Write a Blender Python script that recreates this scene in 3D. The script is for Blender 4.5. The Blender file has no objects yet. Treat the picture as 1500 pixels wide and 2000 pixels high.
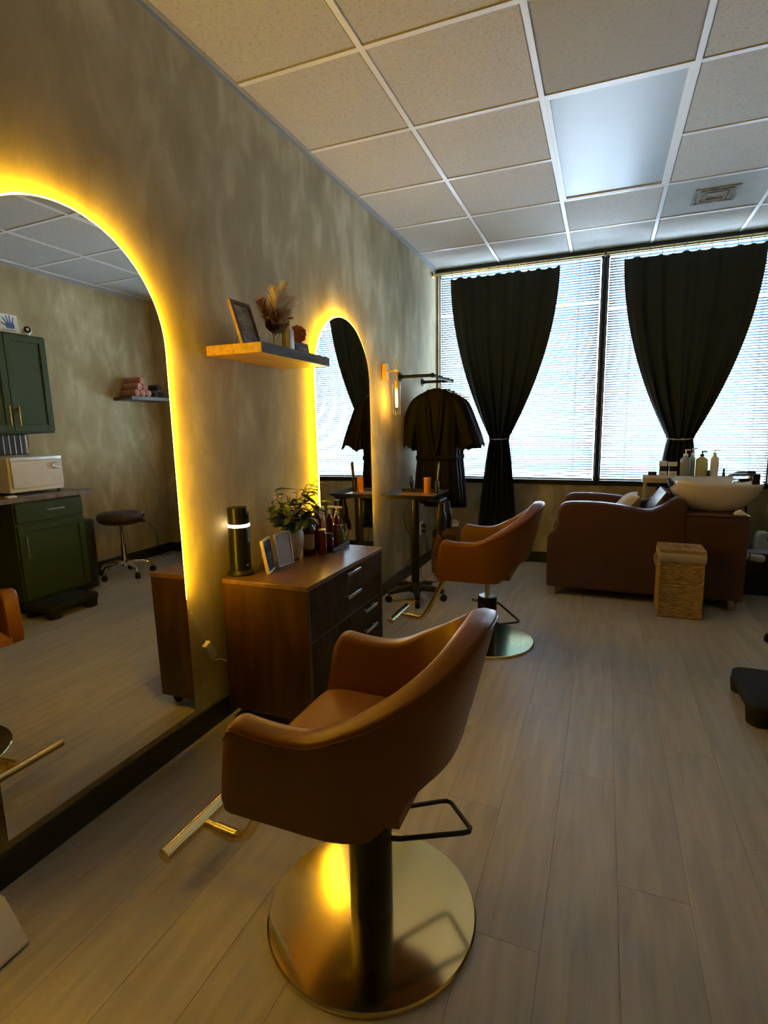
import bpy, bmesh, math, random
from mathutils import Vector, Matrix
random.seed(7)
PI = math.pi
sc = bpy.context.scene
COL = sc.collection

# ------------------------------------------------------------------ camera
cam_d = bpy.data.cameras.new('camera')
cam = bpy.data.objects.new('camera', cam_d); COL.objects.link(cam)
cam_d.sensor_fit = 'VERTICAL'; cam_d.sensor_height = 36.0; cam_d.sensor_width = 27.0
cam_d.lens = 1055.99 / 2000 * 36.0
cam_d.clip_start = 0.02; cam_d.clip_end = 500
def look(yaw, pitch, roll, pos):
    cy, sy = math.cos(yaw), math.sin(yaw)
    f = Vector((-sy * math.cos(pitch), cy * math.cos(pitch), math.sin(pitch)))
    r0 = Vector((cy, sy, 0)); u0 = r0.cross(f)
    r = r0 * math.cos(roll) + u0 * math.sin(roll)
    u = -r0 * math.sin(roll) + u0 * math.cos(roll)
    m = Matrix((r, u, -f)).transposed().to_4x4(); m.translation = Vector(pos)
    return m
cam.matrix_world = look(0.3860, -0.1531, -0.0160, (1.5162, -2.1312, 1.2597))
sc.camera = cam

# ------------------------------------------------------------------ world, sun, exposure
SKY = 17.0
LED_POWER = 165.0
LED_COL = (1.0, 0.555, 0.016)
w = bpy.data.worlds.new('sky'); sc.world = w; w.use_nodes = True
nt = w.node_tree; nt.nodes.clear()
tc = nt.nodes.new('ShaderNodeTexCoord'); sep = nt.nodes.new('ShaderNodeSeparateXYZ')
rp = nt.nodes.new('ShaderNodeValToRGB'); bg = nt.nodes.new('ShaderNodeBackground'); wo = nt.nodes.new('ShaderNodeOutputWorld')
rp.color_ramp.elements[0].position = 0.0; rp.color_ramp.elements[0].color = (0.80, 0.92, 1.0, 1)
rp.color_ramp.elements[1].position = 0.75; rp.color_ramp.elements[1].color = (0.40, 0.63, 0.92, 1)
nt.links.new(tc.outputs['Generated'], sep.inputs[0]); nt.links.new(sep.outputs['Z'], rp.inputs[0])
nt.links.new(rp.outputs[0], bg.inputs[0]); nt.links.new(bg.outputs[0], wo.inputs[0])
bg.inputs[1].default_value = SKY
sun_d = bpy.data.lights.new('sun', 'SUN'); sun = bpy.data.objects.new('sun', sun_d); COL.objects.link(sun)
sun_d.energy = 36.0; sun_d.angle = 0.01; sun_d.color = (1.0, 0.96, 0.88)
sun.rotation_euler = (math.radians(48), 0, math.radians(-25)); sun.location = (0, -10, 20)
vs = sc.view_settings
vs.view_transform = 'Standard'; vs.look = 'None'; vs.gamma = 1.0; vs.use_curve_mapping = False
vs.exposure = 0.42

# ------------------------------------------------------------------ materials
MATS = {}
def nodes_of(name):
    m = bpy.data.materials.new(name); m.use_nodes = True
    n = m.node_tree.nodes; b = n.get('Principled BSDF')
    return m, m.node_tree, b
def mat(name, col, rough=0.5, metal=0.0, var=0.10, scale=14.0, bump=0.0, bscale=220.0, stretch=(1, 1, 1), spec=0.5, coat=0.0, sheen=0.0, trans=0.0, ior=1.45, sss=0.0):
    if name in MATS: return MATS[name]
    m, t, b = nodes_of(name)
    tcn = t.nodes.new('ShaderNodeTexCoord'); mp = t.nodes.new('ShaderNodeMapping')
    mp.inputs['Scale'].default_value = stretch
    t.links.new(tcn.outputs['Object'], mp.inputs[0])
    nz = t.nodes.new('ShaderNodeTexNoise'); nz.inputs['Scale'].default_value = scale; nz.inputs['Detail'].default_value = 4
    t.links.new(mp.outputs[0], nz.inputs[0])
    mx = t.nodes.new('ShaderNodeMix'); mx.data_type = 'RGBA'
    mx.inputs['A'].default_value = tuple(max(0, c * (1 - var)) for c in col) + (1,)
    mx.inputs['B'].default_value = tuple(min(1, c * (1 + var)) for c in col) + (1,)
    t.links.new(nz.outputs['Fac'], mx.inputs['Factor']); t.links.new(mx.outputs['Result'], b.inputs['Base Color'])
    b.inputs['Roughness'].default_value = rough; b.inputs['Metallic'].default_value = metal
    b.inputs['Specular IOR Level'].default_value = spec; b.inputs['IOR'].default_value = ior
    b.inputs['Coat Weight'].default_value = coat; b.inputs['Sheen Weight'].default_value = sheen
    b.inputs['Transmission Weight'].default_value = trans
    if bump > 0:
        n2 = t.nodes.new('ShaderNodeTexNoise'); n2.inputs['Scale'].default_value = bscale; n2.inputs['Detail'].default_value = 3
        t.links.new(mp.outputs[0], n2.inputs[0])
        bp = t.nodes.new('ShaderNodeBump'); bp.inputs['Strength'].default_value = bump; bp.inputs['Distance'].default_value = 0.002
        t.links.new(n2.outputs['Fac'], bp.inputs['Height']); t.links.new(bp.outputs[0], b.inputs['Normal'])
    MATS[name] = m; return m
def emis(name, col, strength, base=(0.9, 0.9, 0.85)):
    if name in MATS: return MATS[name]
    m, t, b = nodes_of(name)
    b.inputs['Base Color'].default_value = base + (1,)
    b.inputs['Emission Color'].default_value = col + (1,); b.inputs['Emission Strength'].default_value = strength
    MATS[name] = m; return m
def glass(name, col=(1, 1, 1), rough=0.0):
    if name in MATS: return MATS[name]
    m, t, b = nodes_of(name); t.nodes.remove(b)
    out = [n for n in t.nodes if n.type == 'OUTPUT_MATERIAL'][0]
    tr = t.nodes.new('ShaderNodeBsdfTransparent'); gl = t.nodes.new('ShaderNodeBsdfGlossy'); fr = t.nodes.new('ShaderNodeLayerWeight'); pw_ = t.nodes.new('ShaderNodeMath'); ml_ = t.nodes.new('ShaderNodeMath'); ad_ = t.nodes.new('ShaderNodeMath'); mx = t.nodes.new('ShaderNodeMixShader')
    tr.inputs[0].default_value = col + (1,); gl.inputs['Roughness'].default_value = rough; fr.inputs[0].default_value = 0.5
    pw_.operation = 'POWER'; pw_.inputs[1].default_value = 4.0; ml_.operation = 'MULTIPLY'; ml_.inputs[1].default_value = 0.30; ad_.operation = 'ADD'; ad_.inputs[1].default_value = 0.04
    t.links.new(fr.outputs['Facing'], pw_.inputs[0]); t.links.new(pw_.outputs[0], ml_.inputs[0]); t.links.new(ml_.outputs[0], ad_.inputs[0]); t.links.new(ad_.outputs[0], mx.inputs[0]); t.links.new(tr.outputs[0], mx.inputs[1]); t.links.new(gl.outputs[0], mx.inputs[2]); t.links.new(mx.outputs[0], out.inputs[0])
    MATS[name] = m; return m
def ramp_mat(name, cols, rough, scale, stretch, coords='Object', detail=6, bump=0.0, rnd=0.0, spec=0.5, dist=0.0, pos=None, rvar=0.0, metal=0.0):
    """layered procedural colour: noise -> colour ramp (+ per-object random tint)"""
    if name in MATS: return MATS[name]
    m, t, b = nodes_of(name)
    tcn = t.nodes.new('ShaderNodeTexCoord'); mp = t.nodes.new('ShaderNodeMapping'); mp.inputs['Scale'].default_value = stretch
    t.links.new(tcn.outputs[coords], mp.inputs[0])
    src = mp.outputs[0]
    oi = t.nodes.new('ShaderNodeObjectInfo')
    if rnd > 0:
        ad = t.nodes.new('ShaderNodeVectorMath'); ad.operation = 'ADD'
        ml = t.nodes.new('ShaderNodeMath'); ml.operation = 'MULTIPLY'; ml.inputs[1].default_value = 37.0
        t.links.new(oi.outputs['Random'], ml.inputs[0]); t.links.new(mp.outputs[0], ad.inputs[0]); t.links.new(ml.outputs[0], ad.inputs[1])
        src = ad.outputs[0]
    nz = t.nodes.new('ShaderNodeTexNoise'); nz.inputs['Scale'].default_value = scale; nz.inputs['Detail'].default_value = detail; nz.inputs['Distortion'].default_value = dist
    nz.inputs['Roughness'].default_value = 0.6
    t.links.new(src, nz.inputs[0])
    r = t.nodes.new('ShaderNodeValToRGB'); e = r.color_ramp.elements
    while len(e) < len(cols): e.new(0.5)
    for i, c in enumerate(cols):
        e[i].position = pos[i] if pos else 0.3 + 0.4 * i / (len(cols) - 1); e[i].color = c + (1,)
    t.links.new(nz.outputs['Fac'], r.inputs[0])
    last = r.outputs[0]
    if rnd > 0:
        hs = t.nodes.new('ShaderNodeHueSaturation')
        mr = t.nodes.new('ShaderNodeMapRange'); mr.inputs['To Min'].default_value = 1 - rnd; mr.inputs['To Max'].default_value = 1 + rnd
        t.links.new(oi.outputs['Random'], mr.inputs[0]); t.links.new(mr.outputs[0], hs.inputs['Value']); t.links.new(last, hs.inputs['Color']); last = hs.outputs[0]
    t.links.new(last, b.inputs['Base Color'])
    b.inputs['Roughness'].default_value = rough; b.inputs['Specular IOR Level'].default_value = spec; b.inputs['Metallic'].default_value = metal
    if rvar > 0:
        m2 = t.nodes.new('ShaderNodeMapRange'); m2.inputs['To Min'].default_value = rough - rvar; m2.inputs['To Max'].default_value = rough + rvar
        t.links.new(nz.outputs['Fac'], m2.inputs[0]); t.links.new(m2.outputs[0], b.inputs['Roughness'])
    if bump > 0:
        bp = t.nodes.new('ShaderNodeBump'); bp.inputs['Strength'].default_value = bump; bp.inputs['Distance'].default_value = 0.002
        t.links.new(nz.outputs['Fac'], bp.inputs['Height']); t.links.new(bp.outputs[0], b.inputs['Normal'])
    MATS[name] = m; return m
def limewash(name, c0, c1, c2):
    """brushed limewash paint: broad clouds crossed with short slanted brush strokes"""
    if name in MATS: return MATS[name]
    m, t, b = nodes_of(name)
    tcn = t.nodes.new('ShaderNodeTexCoord')
    def noise(scale, st, rot, detail, dist):
        mp = t.nodes.new('ShaderNodeMapping'); mp.inputs['Scale'].default_value = st; mp.inputs['Rotation'].default_value = rot
        t.links.new(tcn.outputs['Object'], mp.inputs[0])
        n = t.nodes.new('ShaderNodeTexNoise'); n.inputs['Scale'].default_value = scale; n.inputs['Detail'].default_value = detail; n.inputs['Distortion'].default_value = dist
        t.links.new(mp.outputs[0], n.inputs[0]); return n.outputs['Fac']
    a = noise(1.3, (1, 1, 1), (0, 0, 0), 3, 0.3)
    s1 = noise(6.0, (1, 1, 0.42), (0.65, 0.3, 0.0), 4, 0.7)
    s2 = noise(6.6, (1, 1, 0.42), (-0.75, 0.2, 0.0), 4, 0.7)
    f = noise(60, (1, 1, 1), (0, 0, 0), 2, 0)
    def math_(op, x, y):
        n = t.nodes.new('ShaderNodeMath'); n.operation = op
        for i, q in enumerate((x, y)):
            if isinstance(q, float): n.inputs[i].default_value = q
            else: t.links.new(q, n.inputs[i])
        return n.outputs[0]
    s = math_('ADD', math_('MULTIPLY', a, 0.5), math_('ADD', math_('MULTIPLY', s1, 0.38), math_('MULTIPLY', s2, 0.38)))
    s = math_('ADD', s, math_('MULTIPLY', f, 0.06))
    mr = t.nodes.new('ShaderNodeMapRange'); mr.inputs['From Min'].default_value = 0.47; mr.inputs['From Max'].default_value = 0.86
    t.links.new(s, mr.inputs[0])
    r = t.nodes.new('ShaderNodeValToRGB'); e = r.color_ramp.elements; e.new(0.5)
    for i, c in enumerate((c0, c1, c2)): e[i].color = c + (1,); e[i].position = i * 0.5
    t.links.new(mr.outputs[0], r.inputs[0]); t.links.new(r.outputs[0], b.inputs['Base Color'])
    b.inputs['Roughness'].default_value = 0.78; b.inputs['Specular IOR Level'].default_value = 0.25
    bp = t.nodes.new('ShaderNodeBump'); bp.inputs['Strength'].default_value = 0.12; bp.inputs['Distance'].default_value = 0.003
    t.links.new(f, bp.inputs['Height']); t.links.new(bp.outputs[0], b.inputs['Normal'])
    MATS[name] = m; return m
def tile_mat(name, col, dark, amount=0.38):
    """acoustic tile: pale board with small dark fissures"""
    if name in MATS: return MATS[name]
    m, t, b = nodes_of(name)
    tcn = t.nodes.new('ShaderNodeTexCoord')
    nz = t.nodes.new('ShaderNodeTexNoise'); nz.inputs['Scale'].default_value = 105; nz.inputs['Detail'].default_value = 3; nz.inputs['Distortion'].default_value = 1.2
    t.links.new(tcn.outputs['Object'], nz.inputs[0])
    r = t.nodes.new('ShaderNodeValToRGB'); e = r.color_ramp.elements
    e[0].position = 0.36; e[0].color = tuple(c * (1 - amount) + d * amount for c, d in zip(col, dark)) + (1,); e[1].position = 0.46; e[1].color = col + (1,)
    t.links.new(nz.outputs['Fac'], r.inputs[0]); t.links.new(r.outputs[0], b.inputs['Base Color'])
    b.inputs['Roughness'].default_value = 0.9; b.inputs['Specular IOR Level'].default_value = 0.2
    bp = t.nodes.new('ShaderNodeBump'); bp.inputs['Strength'].default_value = 0.5; bp.inputs['Distance'].default_value = 0.002
    t.links.new(nz.outputs['Fac'], bp.inputs['Height']); t.links.new(bp.outputs[0], b.inputs['Normal'])
    MATS[name] = m; return m

WALL = limewash('limewash_paint', (0.25, 0.198, 0.108), (0.37, 0.302, 0.175), (0.60, 0.515, 0.34))
FLOOR_BASE = mat('floor_joint', (0.30, 0.235, 0.17), 0.7)
PLANK = ramp_mat('vinyl_plank', [(0.385, 0.352, 0.30), (0.47, 0.432, 0.372), (0.555, 0.512, 0.445)], 0.42, 3.0, (9.0, 0.9, 1), detail=7, rnd=0.07, dist=0.6, bump=0.05, spec=0.9, rvar=0.05)
TILE = tile_mat('acoustic_tile', (0.50, 0.485, 0.455), (0.20, 0.175, 0.15))
TILE_FINE = tile_mat('acoustic_tile_plain', (0.40, 0.385, 0.36), (0.18, 0.23, 0.2), 0.3)
GRID = mat('grid_metal', (0.72, 0.72, 0.72), 0.4, 0.0, 0.04)
ANGLE = mat('grid_angle_metal', (0.30, 0.31, 0.33), 0.45, 0.1, 0.04)
BASEB = mat('black_rubber_base', (0.022, 0.023, 0.025), 0.45, 0, 0.15)
FRAME = mat('dark_window_frame', (0.018, 0.018, 0.02), 0.4, 0.3, 0.1)
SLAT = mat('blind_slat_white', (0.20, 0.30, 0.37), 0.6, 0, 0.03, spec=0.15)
CURT = mat('black_curtain_cloth', (0.021, 0.026, 0.027), 0.85, 0, 0.2, 30, 0.2, 500, spec=0.2)
BLACK_CLOTH = mat('black_satin_cloth', (0.0052, 0.0046, 0.0045), 0.6, 0, 0.2, 30, 0.15, 300, spec=0.07)
BLACK_CLOTH2 = mat('navy_black_cloth', (0.007, 0.008, 0.011), 0.7, 0, 0.2, 30, 0.15, 300, spec=0.12)
LEATHER = mat('caramel_leather', (0.165, 0.053, 0.011), 0.36, 0, 0.12, 9, 0.18, 420)
SEATL = mat('caramel_leather_seat', (0.25, 0.095, 0.032), 0.5, 0, 0.14, 12, 0.25, 320)
SOFA = mat('chestnut_leather', (0.082, 0.036, 0.034), 0.32, 0, 0.12, 9, 0.18, 380)
BRASS = mat('brushed_brass', (0.83, 0.66, 0.30), 0.17, 1.0, 0.05, 60, 0.03, 400)
BRASS_POL = mat('polished_brass', (0.86, 0.70, 0.33), 0.13, 1.0, 0.04, 40)
SATGOLD = mat('satin_gold', (0.60, 0.36, 0.04), 0.42, 0.45, 0.05)
STEEL = mat('satin_steel', (0.62, 0.60, 0.57), 0.28, 1.0, 0.05, 40)
CHROME = mat('chrome', (0.85, 0.86, 0.88), 0.07, 1.0, 0.02)
BLACKM = mat('black_metal', (0.012, 0.012, 0.013), 0.38, 0.2, 0.1)
IRON = mat('matte_black_iron', (0.010, 0.010, 0.010), 0.6, 0, 0.1, spec=0.2)
BLACKP = mat('black_plastic', (0.014, 0.014, 0.015), 0.45, 0, 0.15, 40, 0.1, 300)
RUBBER = mat('black_rubber', (0.010, 0.010, 0.011), 0.7, 0, 0.2, 40, 0.2, 300)
WHITEP = mat('white_plastic', (0.72, 0.70, 0.66), 0.4, 0, 0.04)
CERAM = mat('cream_ceramic', (0.68, 0.61, 0.52), 0.12, 0, 0.03, 8, coat=0.6)
POTW = mat('cream_pot_glaze', (0.62, 0.56, 0.46), 0.45, 0, 0.08, 20)
WALNUT = ramp_mat('walnut_veneer', [(0.026, 0.009, 0.0035), (0.048, 0.018, 0.0065), (0.080, 0.033, 0.013)], 0.36, 3.0, (6, 6, 0.8), detail=6, dist=0.5)
WALNUT_TOP = ramp_mat('walnut_top_veneer', [(0.075, 0.036, 0.018), (0.12, 0.06, 0.029), (0.17, 0.088, 0.043)], 0.30, 3.0, (10, 1.0, 1), detail=6, dist=0.5)
FLUTE = ramp_mat('dark_fluted_veneer', [(0.028, 0.014, 0.008), (0.048, 0.025, 0.014), (0.07, 0.038, 0.022)], 0.42, 4.0, (4, 4, 0.8), detail=5)
OAK = ramp_mat('oak_shelf_veneer', [(0.15, 0.082, 0.034), (0.22, 0.125, 0.055), (0.30, 0.18, 0.085)], 0.5, 3.5, (8, 1, 8), detail=6, dist=0.4)
GREYWOOD = ramp_mat('grey_edge_veneer', [(0.10, 0.095, 0.095), (0.15, 0.145, 0.145), (0.19, 0.185, 0.185)], 0.8, 4, (6, 1, 6), spec=0.12)
GREEN = mat('green_cabinet_paint', (0.036, 0.058, 0.019), 0.55, 0, 0.08, 6, spec=0.25)
COUNTER = ramp_mat('brown_stone_laminate', [(0.07, 0.05, 0.035), (0.15, 0.115, 0.085), (0.24, 0.19, 0.14)], 0.35, 18, (1, 1, 1), detail=8)
PINK = mat('pink_towel', (0.36, 0.14, 0.105), 0.95, 0, 0.18, 60, 0.6, 300, sheen=0.3)
DARKT = mat('charcoal_towel', (0.035, 0.026, 0.028), 0.95, 0, 0.2, 60, 0.6, 300, sheen=0.2)
PAPER = mat('white_paper', (0.72, 0.72, 0.70), 0.7, 0, 0.03)
BLUEINK = mat('blue_ink', (0.05, 0.13, 0.33), 0.6, 0, 0.1)
GREYINK = mat('grey_ink', (0.25, 0.26, 0.28), 0.6, 0, 0.1)
WICK = ramp_mat('seagrass_weave', [(0.24, 0.14, 0.055), (0.42, 0.27, 0.12), (0.56, 0.39, 0.20)], 0.75, 30, (1, 1, 4), detail=5)
LINEN = mat('linen_cloth', (0.52, 0.45, 0.36), 0.9, 0, 0.08, 40, 0.4, 400)
CREAMK = mat('cream_knit', (0.56, 0.49, 0.40), 0.95, 0, 0.1, 40, 0.5, 260, sheen=0.3)
LEAF = mat('olive_green_leaf', (0.05, 0.082, 0.02), 0.42, 0, 0.35, 12, 0.1, 100)
STEM = mat('green_stem', (0.09, 0.08, 0.03), 0.6)
SOIL = mat('dark_soil', (0.03, 0.022, 0.015), 0.95, 0, 0.4, 60, 0.8, 150)
REDB = mat('dark_red_plastic', (0.10, 0.010, 0.010), 0.22, 0, 0.1, 20, coat=0.4)
REDB2 = mat('wine_red_plastic', (0.14, 0.016, 0.014), 0.25, 0, 0.1, 20, coat=0.4)
TEAL = mat('teal_bottle_plastic', (0.10, 0.24, 0.17), 0.3, 0, 0.1, 20)
LABEL = mat('paper_label', (0.50, 0.42, 0.34), 0.6, 0, 0.15, 60)
ORANGE = mat('orange_flower_petal', (0.50, 0.15, 0.06), 0.75, 0, 0.2, 40)
PAMPAS = mat('cream_pampas', (0.82, 0.69, 0.50), 0.95, 0, 0.2, 30)
MAUVE = mat('brown_mauve_leaf', (0.30, 0.15, 0.11), 0.75, 0, 0.3, 30)
BEIGEF = mat('beige_dried_leaf', (0.58, 0.44, 0.28), 0.75, 0, 0.3, 30)
DARKF = mat('dark_dried_twig', (0.035, 0.025, 0.02), 0.8, 0, 0.3, 30)
GLASSW = glass('window_glass', (0.97, 0.99, 1.0))
GLASSC = glass('clear_glass', (0.96, 0.97, 0.96), 0.02)
MIRROR = mat('mirror_silver', (0.90, 0.91, 0.90), 0.0, 1.0, 0.0)
MIRR_EDGE = mat('mirror_edge', (0.10, 0.09, 0.07), 0.3, 0.5, 0.05)
LEDM = emis('led_warm_strip', LED_COL, LED_POWER)
LEDM2 = emis('led_warm_strip_dimmer', LED_COL, LED_POWER * 0.75)
FILAM = emis('bulb_filament', (1.0, 0.52, 0.06), 150.0)
RINGM = emis('lamp_light_ring', (1.0, 0.86, 0.60), 9.0)
ORANGEC = mat('orange_roller', (0.42, 0.16, 0.028), 0.6, 0, 0.25, 60, 0.3, 120)
YELLOWW = mat('pale_yellow_wood', (0.42, 0.35, 0.17), 0.45, 0, 0.1, 10)
BAGL = mat('tan_bag_leather', (0.17, 0.075, 0.038), 0.5, 0, 0.15, 12, 0.2, 300)
BLUE = mat('navy_strap', (0.03, 0.045, 0.12), 0.5)
PHOTO = ramp_mat('photo_print', [(0.012, 0.014, 0.025), (0.06, 0.065, 0.09), (0.22, 0.22, 0.25)], 0.7, 14, (1, 1, 1), detail=3, spec=0.08, pos=[0.38, 0.5, 0.64])
PHOTO2 = ramp_mat('certificate_print', [(0.10, 0.10, 0.10), (0.30, 0.30, 0.29), (0.42, 0.42, 0.40)], 0.3, 9, (1, 1, 1), detail=3, pos=[0.36, 0.48, 0.6])
CARD = mat('grey_card_print', (0.44, 0.40, 0.42), 0.5, 0, 0.1, 50)
GOLDF = mat('pale_gold_frame', (0.60, 0.46, 0.26), 0.35, 0.6, 0.05)

# ------------------------------------------------------------------ mesh helpers
def frame_of(d):
    d = d.normalized(); a = Vector((0, 0, 1)) if abs(d.z) < 0.95 else Vector((1, 0, 0))
    x = a.cross(d).normalized(); return x, d.cross(x)
class MB:
    def __init__(s): s.v = []; s.f = []
    def add(s, vs, fs):
        b = len(s.v); s.v += [tuple(q) for q in vs]; s.f += [tuple(i + b for i in f) for f in fs]; return s
    def box(s, x0, x1, y0, y1, z0, z1, M=None):
        vs = [Vector((x, y, z)) for z in (z0, z1) for y in (y0, y1) for x in (x0, x1)]
        if M is not None: vs = [M @ q for q in vs]
        return s.add(vs, [(0, 2, 3, 1), (4, 5, 7, 6), (0, 1, 5, 4), (2, 6, 7, 3), (0, 4, 6, 2), (1, 3, 7, 5)])
    def prism(s, pts, a0, a1, axis='y'):
        """outline pts (p,q) extruded along axis from a0 to a1; y: (x,z), x: (y,z), z: (x,y)"""
        def mk(p, q, a): return {'y': (p, a, q), 'x': (a, p, q), 'z': (p, q, a)}[axis]
        n = len(pts)
        return s.add([mk(p, q, a0) for p, q in pts] + [mk(p, q, a1) for p, q in pts],
                     [tuple(range(n))] + [tuple(range(2 * n - 1, n - 1, -1))] + [(i, i + n, (i + 1) % n + n, (i + 1) % n) for i in range(n)])
    def lathe(s, prof, seg=24, c=(0, 0, 0), M=None, sx=1, sy=1, caps=True):
        vs = []
        for r, z in prof:
            for k in range(seg):
                a = 2 * PI * k / seg; q = Vector((r * math.cos(a) * sx, r * math.sin(a) * sy, z))
                if M is not None: q = M @ q
                vs.append(q + Vector(c))
        n = len(prof); fs = []
        for i in range(n - 1):
            for k in range(seg):
                k2 = (k + 1) % seg; fs.append((i * seg + k, i * seg + k2, (i + 1) * seg + k2, (i + 1) * seg + k))
        if caps:
            fs.append(tuple(range(seg - 1, -1, -1))); fs.append(tuple(range((n - 1) * seg, n * seg)))
        return s.add(vs, fs)
    def tube(s, pts, r, seg=10, closed=False, flat=1.0):
        pts = [Vector(q) for q in pts]; n = len(pts); vs = []; px = None
        for i, q in enumerate(pts):
            if closed: d = pts[(i + 1) % n] - pts[i - 1]
            else: d = pts[min(i + 1, n - 1)] - pts[max(i - 1, 0)]
            d = d.normalized()
            if px is None: px, py = frame_of(d)
            else:
                px = (px - d * px.dot(d)).normalized(); py = d.cross(px)
            rr = r[i] if isinstance(r, (list, tuple)) else r
            for k in range(seg):
                a = 2 * PI * k / seg; vs.append(q + px * (rr * math.cos(a)) + py * (rr * flat * math.sin(a)))
        fs = []
        for i in range(n if closed else n - 1):
            j = (i + 1) % n
            for k in range(seg):
                k2 = (k + 1) % seg; fs.append((i * seg + k, i * seg + k2, j * seg + k2, j * seg + k))
        if not closed:
            fs.append(tuple(range(seg - 1, -1, -1))); fs.append(tuple(range((n - 1) * seg, n * seg)))
        return s.add(vs, fs)
    def grid(s, P, cu=False, cv=False, flip=False):
        nu, nv = len(P), len(P[0]); fs = []
        for i in range(nu if cu else nu - 1):
            for j in range(nv if cv else nv - 1):
                a, b, c, d = i * nv + j, ((i + 1) % nu) * nv + j, ((i + 1) % nu) * nv + (j + 1) % nv, i * nv + (j + 1) % nv
                fs.append((a, d, c, b) if flip else (a, b, c, d))
        return s.add([q for row in P for q in row], fs)
    def ball(s, c, rx, ry=None, rz=None, seg=16, rings=10, M=None):
        ry = rx if ry is None else ry; rz = rx if rz is None else rz
        prof = [(max(1e-4, math.sin(PI * i / rings)), -math.cos(PI * i / rings)) for i in range(rings + 1)]
        D = Matrix.Diagonal((rx, ry, rz)); D = (M @ D) if M is not None else D
        return s.lathe(prof, seg, c, D)
    def xf(s, M):
        s.v = [tuple(M @ Vector(q)) for q in s.v]; return s
ORIGIN = {}
def wloc(o):
    l = Vector((0, 0, 0))
    while o is not None: l += ORIGIN.get(o.name, Vector((0, 0, 0))); o = o.parent
    return l
def build(mb, name, material, parent=None, bevel=0.0, smooth=35, local=False, solid=0.0, sub=0, seg=2, loc=None):
    """one mesh object; vertices given in world space unless local=True"""
    me = bpy.data.meshes.new(name)
    off = Vector((0, 0, 0)) if local else wloc(parent)
    if loc is not None and not local: off = off + (Vector(loc) - off)
    vsx = [tuple(Vector(q) - off) for q in mb.v] if not local else mb.v
    me.from_pydata(vsx, [], mb.f); me.validate(); me.update()
    bm = bmesh.new(); bm.from_mesh(me); bmesh.ops.recalc_face_normals(bm, faces=bm.faces); bm.to_mesh(me); bm.free()
    if smooth:
        me.polygons.foreach_set('use_smooth', [True] * len(me.polygons))
        try: me.set_sharp_from_angle(angle=math.radians(smooth))
        except Exception: pass
    me.materials.append(material)
    o = bpy.data.objects.new(name, me); COL.objects.link(o)
    if loc is not None:
        o.location = Vector(loc) - wloc(parent); ORIGIN[o.name] = Vector(o.location)
    if parent is not None: o.parent = parent
    if solid: m = o.modifiers.new('solid', 'SOLIDIFY'); m.thickness = solid; m.offset = 0
    if bevel: m = o.modifiers.new('bevel', 'BEVEL'); m.width = bevel; m.segments = seg; m.limit_method = 'ANGLE'; m.angle_limit = math.radians(40)
    if sub: m = o.modifiers.new('sub', 'SUBSURF'); m.levels = sub; m.render_levels = sub
    return o
def tag(o, label=None, cat=None, group=None, kind=None):
    if label: o['label'] = label
    if cat: o['category'] = cat
    if group: o['group'] = group
    if kind: o['kind'] = kind
    return o
def thing(name, label, cat, loc=(0, 0, 0), rz=0.0, group=None):
    o = bpy.data.objects.new(name, None); COL.objects.link(o)
    o.location = loc; o.rotation_euler = (0, 0, rz); o.empty_display_size = 0.05
    ORIGIN[o.name] = Vector(loc)
    return tag(o, label, cat, group)
def copy_tree(o, parent=None):
    c = o.copy(); COL.objects.link(c)
    if parent is not None: c.parent = parent
    for ch in list(o.children):
        if ch is not c: copy_tree(ch, c)
    return c
def dup(o, loc, label, rz=None, group=None):
    c = copy_tree(o); c.location = loc; c['label'] = label
    if rz is not None: c.rotation_euler = (0, 0, rz)
    if group: c['group'] = group
    return c
def child_copy(o, parent, loc=None, rot=None, scale=None):
    c = o.copy(); COL.objects.link(c); c.parent = parent
    if loc is not None: c.location = loc
    if rot is not None: c.rotation_euler = rot
    if scale is not None: c.scale = scale
    return c
def struct(o, label=None, kind='structure'):
    o['kind'] = kind
    if label: o['label'] = label
    return o
def rot_to(d):
    """matrix turning +z to direction d"""
    return Vector((0, 0, 1)).rotation_difference(Vector(d).normalized()).to_matrix()
def smooth01(t): t = max(0.0, min(1.0, t)); return t * t * (3 - 2 * t)
def arc_pts(pts, n=8):
    """Catmull-Rom through pts"""
    pts = [Vector(q) for q in pts]; out = []
    for i in range(len(pts) - 1):
        p0, p1, p2, p3 = pts[max(i - 1, 0)], pts[i], pts[i + 1], pts[min(i + 2, len(pts) - 1)]
        for k in range(n):
            t = k / n
            out.append(0.5 * ((2 * p1) + (p2 - p0) * t + (2 * p0 - 5 * p1 + 4 * p2 - p3) * t * t + (3 * p1 - p0 - 3 * p2 + p3) * t ** 3))
    out.append(pts[-1]); return out

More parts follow.
